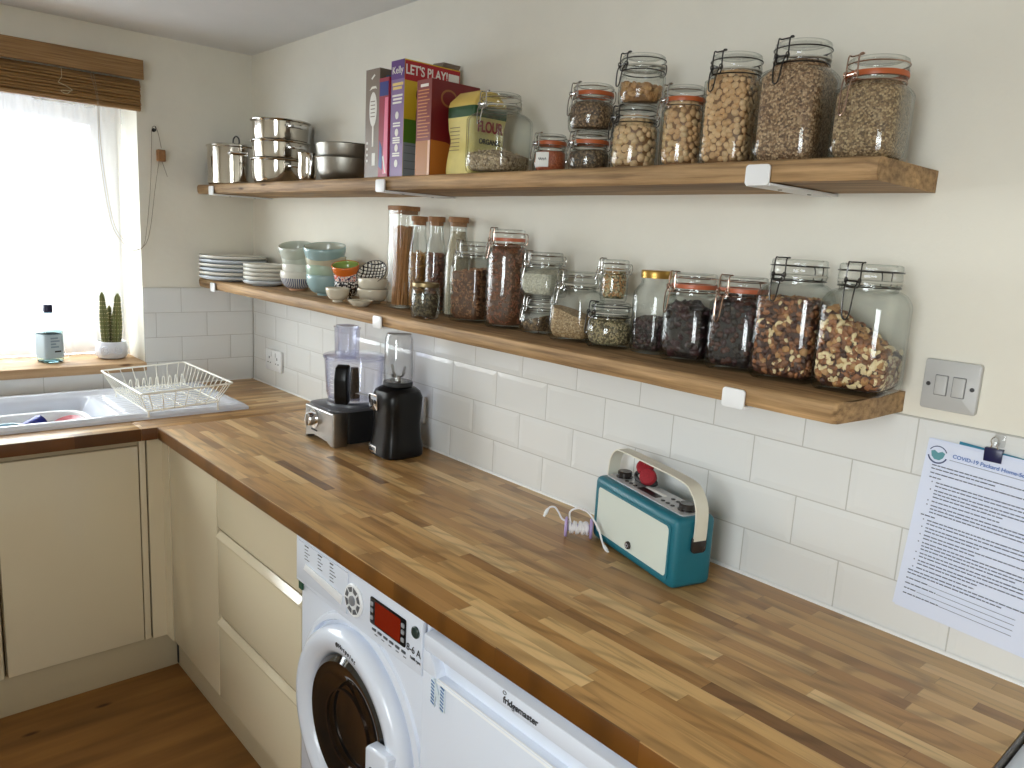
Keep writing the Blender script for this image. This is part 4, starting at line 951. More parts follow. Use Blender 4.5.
def filling(j, name, label, cat, level, mats, slope=(0, 0), kinds=None, size=.008, n=0, core=0, mound=0, seg=40, gap=0):
    """what the jar holds: packed to `level`, its top tilted by slope"""
    P = Pile(); lv = lambda x, y: max(.014, level + slope[0] * x + slope[1] * y + mound * (1 - min(1, (x * x + y * y) / (j.r * j.r))))
    nr = 12; V = []; Fc = []; zb = .0085; sh = .0012 + (size * .40 if n else 0)
    for i in range(nr + 1):
        for k in range(seg):
            az = 2 * PI * k / seg; x_, y_ = j.r * math.cos(az), j.r * math.sin(az); zt = lv(x_, y_) - (size * .4 if n else 0); z_ = zb + (zt - zb) * i / nr
            R = inner(j, z_, az) - sh; V.append(Vector((R * math.cos(az), R * math.sin(az), z_)))
    for i in range(nr):
        for k in range(seg): Fc.append((i * seg + k, i * seg + (k + 1) % seg, (i + 1) * seg + (k + 1) % seg, (i + 1) * seg + k))
    for q in (.66, .33):
        for k in range(seg): b = V[nr * seg + k]; V.append(Vector((b.x * q, b.y * q, lv(b.x * q, b.y * q) - (size * .4 if n else 0))))
    for r_ in (0, 1):
        o1 = (nr + r_) * seg; o2 = o1 + seg
        for k in range(seg): Fc.append((o1 + k, o1 + (k + 1) % seg, o2 + (k + 1) % seg, o2 + k))
    V.append(Vector((0, 0, lv(0, 0) - (size * .4 if n else 0)))); c_ = len(V) - 1; o2 = (nr + 2) * seg
    for k in range(seg): Fc.append((o2 + k, o2 + (k + 1) % seg, c_))
    Fc.append(tuple(range(seg))[::-1]); P.add(V, Fc, core)
    if n:
        ca_ = campan(j.x, j.y) - j.rot
        side = int(n * .82); seen = []
        for q in range(n):
            k, mi, s_ = rnd.choice(kinds); s = size * s_ * rnd.uniform(.85, 1.12); vs, fs = pooled(k); M = rot3()
            if q < side:
                az = ca_ + rnd.uniform(-2.1, 2.1); zmax = lv(j.r * math.cos(az), j.r * math.sin(az)) - .002; z_ = rnd.uniform(.012 + s * .3, max(.014, zmax))
                R = inner(j, z_, az); ext = max((M @ v).dot(Vector((math.cos(az), math.sin(az), 0))) for v in vs) * s
                R -= min(ext, s * .95) + .0006; c = Vector((R * math.cos(az), R * math.sin(az), max(z_, .0095 + s * .6)))
                if k in ('ball', 'lump') or gap:
                    if any((c - q2).length_squared < (gap or 1.12) ** 2 * s * s for q2 in seen): continue
                    seen.append(c)
            else:
                az = rnd.uniform(0, 2 * PI); rr_ = math.sqrt(rnd.random()) * (inner(j, min(level, j.zt), az) - s - .001); x_, y_ = rr_ * math.cos(az), rr_ * math.sin(az); c = Vector((x_, y_, lv(x_, y_) - s * .15))
                R = inner(j, min(c.z + s, j.zt + .02), az) - .0008
            rmax = None; pts = []
            for v in vs:
                p = c + (M @ v) * s; pr = math.hypot(p.x, p.y); a_ = math.atan2(p.y, p.x); lim = inner(j, p.z, a_) - .0005
                if pr > lim: p.x *= lim / pr; p.y *= lim / pr
                if p.z < .0085: p.z = .0085
                pts.append(p)
            P.add(pts, fs, mi)
    o = P.make(name, mats, (j.x, j.y, j.z)); o.rotation_euler = (0, 0, j.rot)
    return tag(o, label, cat, None, 'stuff')

def clip_jar(label, x, y, z, r, h, rl, sq=0, seal='g', clip=-.8, wire=None, group='clip top glass jars', rot=0, lidh=None, hang=.04, shoulder=None, flat=False):
    j = Jar(); j.x, j.y, j.z, j.r, j.t, j.n, j.rot = x, y, z, r, .0032, (sq or 2), rot
    lidh = lidh or (.030 if h > .15 else .024); zn = h - lidh; rn = rl * .93; j.rn = rn
    j.zt = zn - .012; j.zs = zn - .012 - (shoulder or max(.006, (r - rn) * 1.05)); j.h = h
    t = thing('clip_jar', label, 'jar', (x, y, z), rot, group); n = j.n
    o_ = [(0, .0025), (r * .74, .0025, n), (r * .78, .0004, n), (r * .90, .0016, n), (r * .975, .008, n), (r, .022, n), (r, j.zs, n)]
    S = 6
    for k in range(1, S + 1):
        a = PI / 2 * k / S; o_.append((rn + (r - rn) * math.cos(a), j.zs + (j.zt - j.zs) * math.sin(a), 2 + (n - 2) * (1 - math.sin(a)) if n > 2 else 2))
    o_ += [(rn, zn - .006), (rl - .001, zn - .0045), (rl, zn - .002), (rl, zn)]
    i_ = [(rn - j.t, zn), (rn - j.t, j.zt)]
    for k in range(S - 1, -1, -1):
        a = PI / 2 * k / S; i_.append((rn + (r - rn) * math.cos(a) - j.t, j.zs + (j.zt - j.zs) * math.sin(a) - (.001 if k else 0), 2 + (n - 2) * (1 - math.sin(a)) if n > 2 else 2))
    i_ += [(r - j.t, .028, n), (r * .955 - j.t, .014, n), (r * .86 - j.t, .0085, n), (0, .0078)]
    bm = BM(); lathe(bm, o_ + i_, 56); make('glass_body', bm, m_glass, t, angle=50)
    sh = .0085 if seal in 'or' else .0032
    bm = BM(); lathe(bm, [(rn - .003, zn + .0003), (rl + .0010, zn + .0003), (rl + .0016, zn + sh * .5), (rl + .0008, zn + sh), (rn - .003, zn + sh)], 48, closed=True); make('seal', bm, {'o': m_seal_o, 'r': m_seal_r, 'g': m_seal_g}[seal], t)
    zl = zn + sh + .0003; zt = h; bm = BM()
    lathe(bm, [(0, zl - .004), (rn - .006, zl - .004), (rn - .005, zl), (rl - .0005, zl), (rl + .0006, zl + .002), (rl - .0008, zl + (zt - zl) * .45), (rl - .0015, zl + (zt - zl) * .55), (rl - .0002, zl + (zt - zl) * .70), (rl - .0012, zt - .002), (rl - .004, zt), (rl - .008, zt - .0005), (rl - .010, zt - .003), (0, zt - .003)], 48); make('lid', bm, m_glass, t, angle=50)
    w = wire or m_wire; wr = .00115 if r > .04 else .0010; zw1 = zn - .0068; zw2 = zl + (zt - zl) * .56
    bm = BM(); tube(bm, ring_pts(rn + .0012 + wr, zw1, 44), wr, 6, True); tube(bm, ring_pts(rl + wr * .6, zw2, 44), wr, 6, True); make('wire_band', bm, w, t)
    az = campan(x, y) + math.asin(max(-.98, min(.98, clip))) - rot; d = Vector((math.cos(az), math.sin(az), 0)); s = Vector((-d.y, d.x, 0)); Z = Vector((0, 0, 1)); kx = max(.55, min(1, r / .05)); wd = .0115 * kx
    bm = BM(); rf = rl + .0045
    lp = [d * (rl - .004) + s * wd + Z * (zt + .0018), d * rf + s * wd + Z * (zt - .001), d * (rf + .001) + s * wd + Z * (zn - .004), d * (rf + .001) + s * wd * .4 + Z * (zn - .008), d * (rf + .001) - s * wd * .4 + Z * (zn - .008), d * (rf + .001) - s * wd + Z * (zn - .004), d * rf - s * wd + Z * (zt - .001), d * (rl - .004) - s * wd + Z * (zt + .0018)]
    tube(bm, smoothpath(lp, 4, True), wr * 1.15, 6, True)
    zb = zn - hang * kx; rb = rf + .006
    hp = [d * (rf + .003) + s * wd * .8 + Z * (zn + .002), d * (rb + .003) + s * wd * .75 + Z * (zn - .012 * kx), d * (max(rb, r * .9) + .006) + s * wd * .45 + Z * zb, d * (max(rb, r * .9) + .006) - s * wd * .45 + Z * zb, d * (rb + .003) - s * wd * .75 + Z * (zn - .012 * kx), d * (rf + .003) - s * wd * .8 + Z * (zn + .002)]
    tube(bm, smoothpath(hp, 4), wr * 1.15, 6)
    for sg in (1, -1): tube(bm, [d * (rf + .002) + s * wd * sg + Z * (zn + .003 + .004 * math.cos(q)) + d * (.004 * math.sin(q)) for q in [2 * PI * k / 10 for k in range(10)]], wr, 6, True)
    tube(bm, [d * (rf + .002) + s * wd * 1.1 + Z * (zn + .002), d * (rf + .002) - s * wd * 1.1 + Z * (zn + .002)], wr * 1.3, 6); make('wire_clasp', bm, w, t)
    bm = BM(); hpz = [-d * (rl + .0008) + s * wd * .9 + Z * zw2, -d * (rl + .007) + s * wd * .8 + Z * (zw2 - .002), -d * (rl + .009) + s * wd * .7 + Z * ((zw1 + zw2) / 2), -d * (rl + .006) + s * wd * .7 + Z * zw1, -d * (rl + .006) - s * wd * .7 + Z * zw1, -d * (rl + .009) - s * wd * .7 + Z * ((zw1 + zw2) / 2), -d * (rl + .007) - s * wd * .8 + Z * (zw2 - .002), -d * (rl + .0008) - s * wd * .9 + Z * zw2]
    tube(bm, smoothpath(hpz, 3), wr, 6); make('wire_hinge', bm, w, t)
    return j, t

# colours of what the jars hold
fm = lambda nm, *c, r=.5: mat(nm, lin(*c), r, var=.12, vscale=90)
F_oat = grain_mat('oat_mix', lin(120, 92, 64), lin(196, 172, 138), lin(222, 204, 176), 230)
F_lent = grain_mat('red_lentil', lin(176, 74, 36), lin(206, 104, 60), lin(222, 130, 84), 360)
F_dkseed = grain_mat('dark_seed', lin(52, 40, 30), lin(104, 82, 58), lin(164, 136, 100), 250)
F_brseed = grain_mat('brown_seed', lin(60, 44, 30), lin(118, 90, 62), lin(176, 144, 106), 270)
F_flax = grain_mat('tan_grain', lin(98, 68, 44), lin(170, 132, 94), lin(222, 190, 150), 300)
F_flax2 = grain_mat('pale_tan_grain', lin(104, 78, 50), lin(168, 136, 96), lin(212, 184, 140), 320)
F_pale = grain_mat('pale_grain', lin(176, 160, 128), lin(206, 192, 160), lin(226, 214, 186), 420)
F_rice = grain_mat('white_rice', lin(204, 200, 176), lin(226, 222, 200), lin(238, 236, 220), 300)
F_oats = grain_mat('rolled_oats', lin(150, 116, 76), lin(192, 158, 112), lin(220, 192, 150), 330)
F_herb = grain_mat('grey_green_seed', lin(66, 64, 46), lin(118, 114, 84), lin(160, 152, 116), 300)
F_tea = grain_mat('dark_herb', lin(40, 32, 24), lin(84, 72, 54), lin(130, 116, 88), 260)
f_core = fm('dim_core', 134, 98, 64); f_chick = fm('chickpea', 214, 172, 124); f_chick2 = fm('chickpea_pale', 226, 190, 144); f_bean = fm('butter_bean', 222, 190, 144)  # f_core is darkened so gaps between beans look shaded
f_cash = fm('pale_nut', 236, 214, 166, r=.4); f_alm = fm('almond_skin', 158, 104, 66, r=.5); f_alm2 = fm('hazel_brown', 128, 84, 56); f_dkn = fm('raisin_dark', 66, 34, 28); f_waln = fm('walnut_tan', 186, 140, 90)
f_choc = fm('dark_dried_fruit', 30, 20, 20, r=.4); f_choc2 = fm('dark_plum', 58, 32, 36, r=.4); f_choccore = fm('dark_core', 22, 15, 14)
f_curl = fm('brown_curl', 146, 100, 68); f_curl2 = fm('brown_curl_light', 178, 130, 90); f_curlc = fm('brown_core', 92, 60, 40); f_tan = fm('tan_lump', 196, 152, 96)
G_ = 'clip top glass jars'
U_ = SU + .0006; L_ = SL + .0006

# upper shelf
j, t = clip_jar('large wide jar a quarter full of oats, beside the yellow flour bag', 1.752, -.140, U_, .064, .187, .048, 6, 'g', -.8, rot=.25)
filling(j, 'oat_mix', 'oat and grain mix lying in the wide jar by the flour bag', 'oats', .050, [F_oat, fm('oat_flake', 210, 188, 152)], (-.12, .1), [('flake', 1, 1)], .0045, 260, 0, .012)
j, t = clip_jar('small orange sealed jar of red lentils with a white paper label', 1.916, -.125, U_, .040, .087, .034, 0, 'o', -.85)
filling(j, 'red_lentils', 'red lentils in the small white labelled jar', 'lentils', .050, [F_lent])
bm = BM(); ca = campan(1.916, -.125); arc = [ca - .95 + .85 * k / 10 for k in range(11)]; rows_ = [[bm.verts.new((rr_ * math.cos(a), rr_ * math.sin(a), z_)) for a in arc] for rr_, z_ in ((.0403, .014), (.0403, .046), (.0407, .046), (.0407, .014))]
for q in range(4):
    for k in range(10): quad(bm, (rows_[q][k], rows_[q][k + 1], rows_[(q + 1) % 4][k + 1], rows_[(q + 1) % 4][k]))
lb = make('paper_label', bm, m_label, t)
bm = BM(); tube(bm, [(.0409 * math.cos(ca - .72 + .04 * k), .0409 * math.sin(ca - .72 + .04 * k), .031 + .003 * math.sin(k * 1.9)) for k in range(13)], .0007, 5); make('label_handwriting', bm, m_ink, lb)
j, t = clip_jar('small orange sealed jar of dark seeds carrying another jar', 2.024, -.112, U_, .046, .0845, .040, 0, 'o', -.85); filling(j, 'dark_seeds', 'dark seeds in the lower jar of the pair by the lentils', 'seeds', .046, [F_dkseed], (.1, 0))
j, t = clip_jar('round orange sealed jar of brown seeds stacked on the dark seed jar', 2.024, -.112, U_ + .0855, .052, .098, .043, 0, 'o', -.85, shoulder=.018); filling(j, 'brown_seeds', 'brown seeds in the round stacked jar above the dark seeds', 'seeds', .062, [F_brseed], (0, 0), mound=.006)
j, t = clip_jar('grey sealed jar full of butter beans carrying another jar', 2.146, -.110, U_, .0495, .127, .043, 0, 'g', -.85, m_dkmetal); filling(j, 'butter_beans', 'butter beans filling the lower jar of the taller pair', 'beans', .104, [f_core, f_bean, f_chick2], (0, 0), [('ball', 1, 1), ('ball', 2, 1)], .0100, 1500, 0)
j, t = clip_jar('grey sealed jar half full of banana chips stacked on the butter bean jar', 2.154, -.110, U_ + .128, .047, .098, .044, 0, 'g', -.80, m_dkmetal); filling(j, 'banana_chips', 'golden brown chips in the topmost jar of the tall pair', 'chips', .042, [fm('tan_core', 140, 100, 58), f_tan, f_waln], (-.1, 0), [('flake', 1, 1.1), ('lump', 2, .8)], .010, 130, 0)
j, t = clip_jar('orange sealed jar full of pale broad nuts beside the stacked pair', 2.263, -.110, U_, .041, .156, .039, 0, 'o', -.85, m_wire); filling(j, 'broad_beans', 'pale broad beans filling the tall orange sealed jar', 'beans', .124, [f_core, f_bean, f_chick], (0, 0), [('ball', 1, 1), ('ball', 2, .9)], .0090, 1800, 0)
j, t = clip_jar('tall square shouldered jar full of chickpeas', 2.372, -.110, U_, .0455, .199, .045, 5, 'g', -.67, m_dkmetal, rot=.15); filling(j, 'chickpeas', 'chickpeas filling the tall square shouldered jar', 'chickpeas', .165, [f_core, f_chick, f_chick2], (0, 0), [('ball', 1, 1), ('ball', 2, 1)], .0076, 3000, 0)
j, t = clip_jar('tallest square jar of brown grain with dark wire clasp', 2.500, -.110, U_, .0565, .202, .0465, 5, 'g', -.62, m_dkmetal, rot=.08); filling(j, 'brown_grain', 'brown grain filling the tallest square jar', 'grain', .170, [F_flax])
j, t = clip_jar('square orange sealed jar of tan grain at the free end of the upper shelf', 2.632, -.110, U_, .0525, .160, .0455, 5, 'o', -.73, m_copwire, rot=.1, hang=.055); filling(j, 'tan_grain', 'tan grain filling the orange sealed jar at the shelf end', 'grain', .124, [F_flax2])

# lower shelf: cork lidded storage
def cork_jar(label, x, y, r, h, prof, lidr, group=None, sq=0):
    t = thing('cork_lidded_jar', label, 'jar', (x, y, L_), 0, group); j = Jar(); j.x, j.y, j.z, j.r, j.t, j.n, j.rot = x, y, L_, r, .0028, sq or 2, 0
    o_ = [(0, .002), (r * .8, 0, sq), (r * .96, .003, sq), (r, .010, sq)] + [(a, b, sq) for a, b in prof]; i_ = [(a - .0028, b - (.0 if k == 0 else .001), sq) for k, (a, b) in enumerate(prof[::-1])] + [(r - .003, .012, sq), (r * .8, .0065, sq), (0, .0065)]
    bm = BM(); lathe(bm, o_ + i_, 48); make('glass_body', bm, m_glass, t, angle=50)
    bm = BM(); top = prof[-1][1]; lathe(bm, [(0, top - .010), (lidr - .005, top - .010, sq), (lidr - .0045, top + .0005, sq), (lidr, top + .001, sq), (lidr + .0005, h - .001, sq), (lidr - .001, h, sq), (0, h)], 48); make('cork_lid', bm, m_cork, t)
    j.rn = j.r; j.zs = j.zt = h; return j, t
j, t = cork_jar('tall square jar of spaghetti with flat cork lid', 1.241, -.066, .0375, .302, [(.0375, .288)], .0385, sq=6)
P = Pile(); fs1 = []
for q in range(130):
    a = rnd.uniform(0, 2 * PI); rr_ = .0295 * math.sqrt(rnd.random()) if q > 70 else .0295 * rnd.uniform(.9, 1); tw = rnd.uniform(.25, .6); top = rnd.uniform(.232, .246)
    v, f = unit_tube([(rr_ * math.cos(a), rr_ * math.sin(a), .0095), (rr_ * .93 * math.cos(a + tw * .5), rr_ * .93 * math.sin(a + tw * .5), top / 2), (rr_ * math.cos(a + tw), rr_ * math.sin(a + tw), top)], .0017, 5); P.add(v, f, q % 2)
tag(P.make('spaghetti', [fm('wholewheat_spaghetti', 164, 112, 66), fm('wholewheat_spaghetti_light', 188, 136, 84)], (j.x, j.y, j.z)), 'bundle of brown spaghetti standing in the tall square jar', 'pasta', None, 'stuff')
cprof = [(.031, .13), (.0305, .170), (.026, .200), (.021, .222), (.0205, .245), (.0225, .2585)]
gcar = 'cork lidded glass carafes'
for k, (x, r_, lb) in enumerate(((1.312, .0305, 'cork lidded carafe of golden pasta next to the spaghetti jar'), (1.398, .0305, 'middle cork lidded carafe, holding dark red beans'), (1.500, .0355, 'cork lidded carafe of pale grain beside the brown flake jars'))):
    s_ = r_ / .031; j, t = cork_jar(lb, x, -.058, r_, .274, [(a * s_, b) for a, b in cprof], .0242 * s_, gcar)
    def mk_inner(pr):
        def g(j_, z_, az):
            if z_ <= pr[0][1]: return j_.r - j_.t
            for (a0, b0), (a1, b1) in zip(pr, pr[1:]):
                if z_ <= b1: return a0 + (a1 - a0) * (z_ - b0) / (b1 - b0) - j_.t
            return pr[-1][0] - j_.t
        return g
    j.prof = [(a * s_, b) for a, b in cprof]
    old = inner; inner = mk_inner(j.prof)
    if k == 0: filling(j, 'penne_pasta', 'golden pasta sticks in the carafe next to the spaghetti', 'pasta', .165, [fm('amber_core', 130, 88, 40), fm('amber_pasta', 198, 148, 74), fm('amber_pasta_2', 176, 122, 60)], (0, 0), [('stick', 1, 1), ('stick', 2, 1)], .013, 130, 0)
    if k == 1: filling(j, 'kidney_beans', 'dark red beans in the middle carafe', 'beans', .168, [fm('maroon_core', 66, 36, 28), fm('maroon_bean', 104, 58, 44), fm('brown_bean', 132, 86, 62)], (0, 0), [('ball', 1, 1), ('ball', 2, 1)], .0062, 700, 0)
    if k == 2: filling(j, 'pale_grain', 'pale grain filling the third carafe up to its neck', 'grain', .236, [F_pale])
    inner = old
# small open jar of dark herb with brass rim
t = thing('open_jar', 'small lidless jar of dark dried herbs with brassy rim at the shelf edge', 'jar', (1.508, -.168, L_)); j = Jar(); j.x, j.y, j.z, j.r, j.t, j.n, j.rot, j.rn, j.zs, j.zt = 1.508, -.168, L_, .0385, .003, 2, 0, .033, .074, .084
o_ = [(0, .002), (.030, 0), (.036, .002), (.0385, .010), (.0385, .072), (.036, .080), (.033, .084), (.033, .090)]; bm = BM(); lathe(bm, o_ + [(max(0, a - .003), max(b - .001, .006)) for a, b in o_[::-1]], 44); make('glass_body', bm, m_glass, t, angle=50)
bm = BM(); lathe(bm, [(.0332, .0845), (.0362, .0845), (.0366, .088), (.0362, .0945), (.0332, .0955), (.0300, .0945), (.0300, .0915), (.0332, .0915)], 44, closed=True); make('brass_rim', bm, mat('dull_brass', lin(150, 132, 96), .4, .8), t)
filling(j, 'dark_herbs', 'dark dried herbs in the small jar with the brassy rim', 'herbs', .062, [F_tea, fm('herb_bit', 132, 120, 90), fm('herb_bit_dark', 70, 62, 46)], (0, 0), [('lump', 1, .8), ('lump', 2, 1)], .0035, 1200, 0)

j, t = clip_jar('grey lidded jar of brown curls between the carafes and the tall jar', 1.608, -.088, L_, .0485, .211, .0405, 7, 'g', -.88, shoulder=.030, rot=.3); filling(j, 'brown_curls', 'brown curls in the square jar next to the carafes', 'pasta', .135, [f_curlc, f_curl, f_curl2], (.15, 0), [('curl', 1, 1), ('curl', 2, 1)], .0075, 380, 0)
j, t = clip_jar('tall round jar full of reddish brown flakes, tallest clip jar on its shelf', 1.742, -.085, L_, .0525, .246, .0415, 0, 'r', -.9, m_copwire, shoulder=.028); filling(j, 'reddish_flakes', 'reddish brown flakes filling the tall round jar', 'pasta', .205, [f_curlc, f_curl, fm('red_curl', 160, 98, 70)], (0, 0), [('curl', 1, 1), ('curl', 2, 1)], .0072, 620, 0)
j, t = clip_jar('squat grey sealed jar with little dark seed, under the rice jar', 1.868, -.082, L_, .0375, .088, .035, 7, 'g', -.9); filling(j, 'dark_grain', 'little dark seed in the jar under the rice', 'seeds', .034, [F_dkseed], (.35, 0))
j, t = clip_jar('wide lidded jar of white rice stacked on a smaller jar', 1.876, -.082, L_ + .089, .0460, .107, .0430, 7, 'g', -.9, rot=.2); filling(j, 'white_rice', 'white rice in the stacked wide jar', 'rice', .056, [F_rice], (0, 0), mound=.012)
j, t = clip_jar('square shouldered jar half full of oats behind the smallest stacked jar', 1.998, -.090, L_, .0510, .158, .0435, 6, 'g', -.85, rot=.2, shoulder=.018); filling(j, 'rolled_oats', 'pale oats in the half full square shouldered jar', 'oats', .062, [F_oats], (-.3, -.1), mound=.004)
j, t = clip_jar('squat round jar of grey green seeds carrying the smallest jar', 2.106, -.096, L_, .0520, .098, .0430, 0, 'g', -.85, m_dkmetal, shoulder=.024); filling(j, 'hemp_seeds', 'grey green seeds in the squat round jar', 'seeds', .062, [F_herb, fm('seed_pale', 180, 164, 126), fm('seed_dark', 108, 96, 70)], (0, 0), [('lump', 1, 1), ('lump', 2, 1)], .0028, 3400, 0)
j, t = clip_jar('smallest clip jar, full of seeds, standing on the squat jar', 2.106, -.092, L_ + .0988, .0300, .092, .0300, 0, 'g', -.9, m_wire, hang=.03); filling(j, 'mixed_seeds', 'pale mixed seeds in the smallest stacked jar', 'seeds', .070, [F_herb, fm('seed_cream', 196, 180, 140), f_waln], (0, 0), [('lump', 1, 1), ('lump', 2, 1)], .0034, 1200, 0)
# screw lid mason jar
t = thing('mason_jar', 'embossed mason jar with gold screw lid, half full of dark berries', 'jar', (2.205, -.074, L_)); j = Jar(); j.x, j.y, j.z, j.r, j.t, j.n, j.rot, j.rn, j.zs, j.zt = 2.205, -.074, L_, .0410, .003, 3.2, .2, .030, .118, .146; t.rotation_euler = (0, 0, .2)
o_ = [(0, .002), (.030, 0, 3), (.037, .002, 3), (.041, .010, 3.2), (.041, .118, 3.2), (.0395, .130, 3), (.035, .140, 2.4), (.0305, .147), (.030, .168)]; bm = BM(); lathe(bm, o_ + [(max(0, r[0] - .003), max(r[1] - .001, .007), *r[2:]) for r in o_[::-1]], 52); make('glass_body', bm, m_glass, t, angle=50)
bm = BM(); lathe(bm, [(.0306, .158), (.0322, .158), (.0318, .160), (.0322, .162), (.0322, .172), (.0310, .174), (0, .174), (0, .1715), (.0300, .1715), (.0306, .169)], 48); make('screw_lid', bm, m_gold, t)
bm = BM(); ca = campan(2.205, -.074) - .2 - .3
def onm(u, z_): a = ca + u / .041; return (.0414 * sup(a, 3.2) * math.cos(a), .0414 * sup(a, 3.2) * math.sin(a), z_)
for k in range(4): tube(bm, [onm(-.018 + .011 * k + .004 * math.cos(q), .098 + .003 * k + .006 * math.sin(q)) for q in [2 * PI * m_ / 12 for m_ in range(12)]], .0009, 5, True)
tube(bm, [onm(-.018 + .036 * k / 8, .082 + .004 * math.sin(k)) for k in range(9)], .0009, 5); make('embossed_script', bm, m_glass, t)
filling(j, 'dried_berries', 'dark dried berries in the gold lidded mason jar', 'berries', .070, [f_choccore, f_choc, f_choc2], (0, .1), [('lump', 1, 1), ('lump', 2, 1)], .0062, 900, 0)
j, t = clip_jar('copper sealed jar of whole dark dates beside the gold lidded jar', 2.310, -.086, L_, .0500, .175, .0440, 4, 'r', -.88, m_copwire, rot=.2, hang=.045); filling(j, 'dried_dates', 'dark dates in the copper sealed jar beside the gold lid', 'dates', .108, [f_choccore, f_choc, f_choc2], (-.15, 0), [('almond', 1, 1.5), ('almond', 2, 1.3)], .014, 110, 0)
j, t = clip_jar('copper sealed jar full of dark dried fruit, next to the big nut jars', 2.420, -.086, L_, .0500, .176, .0445, 5, 'r', -.7, m_copwire, rot=.2, hang=.05); filling(j, 'dried_fruit', 'dark dried fruit filling the copper sealed jar next to the nuts', 'dried fruit', .136, [f_choccore, f_choc, f_choc2, fm('fig_brown', 74, 42, 34)], (0, 0), [('lump', 1, 1), ('lump', 2, 1), ('lump', 3, .9)], .0085, 900, 0)
NK = [('cashew', 1, 1.15), ('cashew', 1, 1.1), ('almond', 2, 1.1), ('almond', 2, 1.1), ('lump', 3, .8), ('lump', 4, .75), ('lump', 5, .9), ('almond', 3, 1)]
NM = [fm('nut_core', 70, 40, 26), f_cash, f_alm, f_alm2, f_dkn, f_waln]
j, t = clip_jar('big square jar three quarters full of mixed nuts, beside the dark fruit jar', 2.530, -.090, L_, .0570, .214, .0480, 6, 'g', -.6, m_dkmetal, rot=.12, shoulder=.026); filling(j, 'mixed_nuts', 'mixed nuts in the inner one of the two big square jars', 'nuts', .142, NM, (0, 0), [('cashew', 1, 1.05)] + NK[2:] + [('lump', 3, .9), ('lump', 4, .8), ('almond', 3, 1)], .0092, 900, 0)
j, t = clip_jar('big square jar half full of mixed nuts at the free end of the lower shelf', 2.655, -.088, L_, .0610, .213, .0495, 6, 'g', -.45, m_dkmetal, rot=.06, hang=.055, shoulder=.028); filling(j, 'mixed_nuts', 'mixed nuts heaped in the outer big square jar at the shelf end', 'nuts', .100, NM, (-.62, -.1), NK, .0100, 800, 0)

# ------------------------------------------------------------------ sockets and switch
def faceplate(name, label, cat, x0, x1, z0, z1, m, y=0, th=.009):
    t = thing(name, label, cat, ((x0 + x1) / 2, y, (z0 + z1) / 2)); w, h = x1 - x0, z1 - z0
    bm = BM(); prism(bm, rrect(w, h, .005, 4), .0, th, lambda a, b, c: (a, -c, b), .0025); make('faceplate', bm, m, t); return t, w, h
def socket_bits(t, th=.009):
    bm = BM()
    for cx_ in (-.036, .036):
        box(bm, cx_ - .003, -th - .0004, .004, cx_ + .003, -th + .001, .014)
        for s in (-1, 1): box(bm, cx_ + s * .011 - .004, -th - .0004, -.014, cx_ + s * .011 + .004, -th + .001, -.010)
    make('pin_holes', bm, m_blackm, t, angle=0)
    for cx_ in (-.018, .018):
        bm = BM(); prism(bm, rrect(.013, .020, .002, 3, cx_, .024), th, th + .003, lambda a, b, c: (a, -c, b), .001); make('rocker', bm, m_whitep, t)
t, w, h = faceplate('wall_socket', 'white double wall socket on the tiles near the room corner', 'socket', .148, .294, .980, 1.066, m_whitep, -.0022); socket_bits(t)
t, w, h = faceplate('wall_socket', 'white double wall socket mostly hidden behind the black blender', 'socket', 1.154, 1.299, .985, 1.071, m_whitep, -.0022); socket_bits(t)
m_plate = mat('grey_metal_plate', lin(192, 192, 190), .4)
t, w, h = faceplate('light_switch', 'grey metal double light switch on the wall above the papers', 'light switch', 2.731, 2.817, 1.325, 1.409, m_plate, .0058, .012)
for cx_ in (-.0135, .0135):
    bm = BM(); prism(bm, rrect(.018, .032, .0015, 3, cx_, 0), .012, .0155, lambda a, b, c: (a, -c, b), .0012, 0); make('rocker', bm, m_plate, t)
    bm = BM(); prism(bm, rrect(.0205, .0345, .0015, 3, cx_, 0), .0118, .0124, lambda a, b, c: (a, -c, b)); make('rocker_gap', bm, mat('gap_grey', lin(120, 120, 120), .6), t)
for s in (-1, 1):
    bm = BM(); MM = Matrix.Translation((s * .0335, -.012, 0)) @ Matrix.Rotation(PI / 2, 4, 'X'); lathe(bm, [(.0035, -.0005), (.0035, .0008), (.0028, .0014), (0, .0014)], 16, M=MM); make('screw', bm, mat('screw_dark', lin(96, 96, 98), .3, .8), t)

# ------------------------------------------------------------------ papers
pX, pZ = 2.756, 1.273
t = thing('paper_stack', 'stack of printed white papers clipped to the tiles under the light switch', 'papers', (2.853, -.0035, 1.27))
m_paper = mat('white_paper', lin(220, 227, 246), .7); m_txt = mat('text_ink', lin(88, 92, 110), .7); m_blue = mat('blue_ink', lin(70, 110, 180), .7)
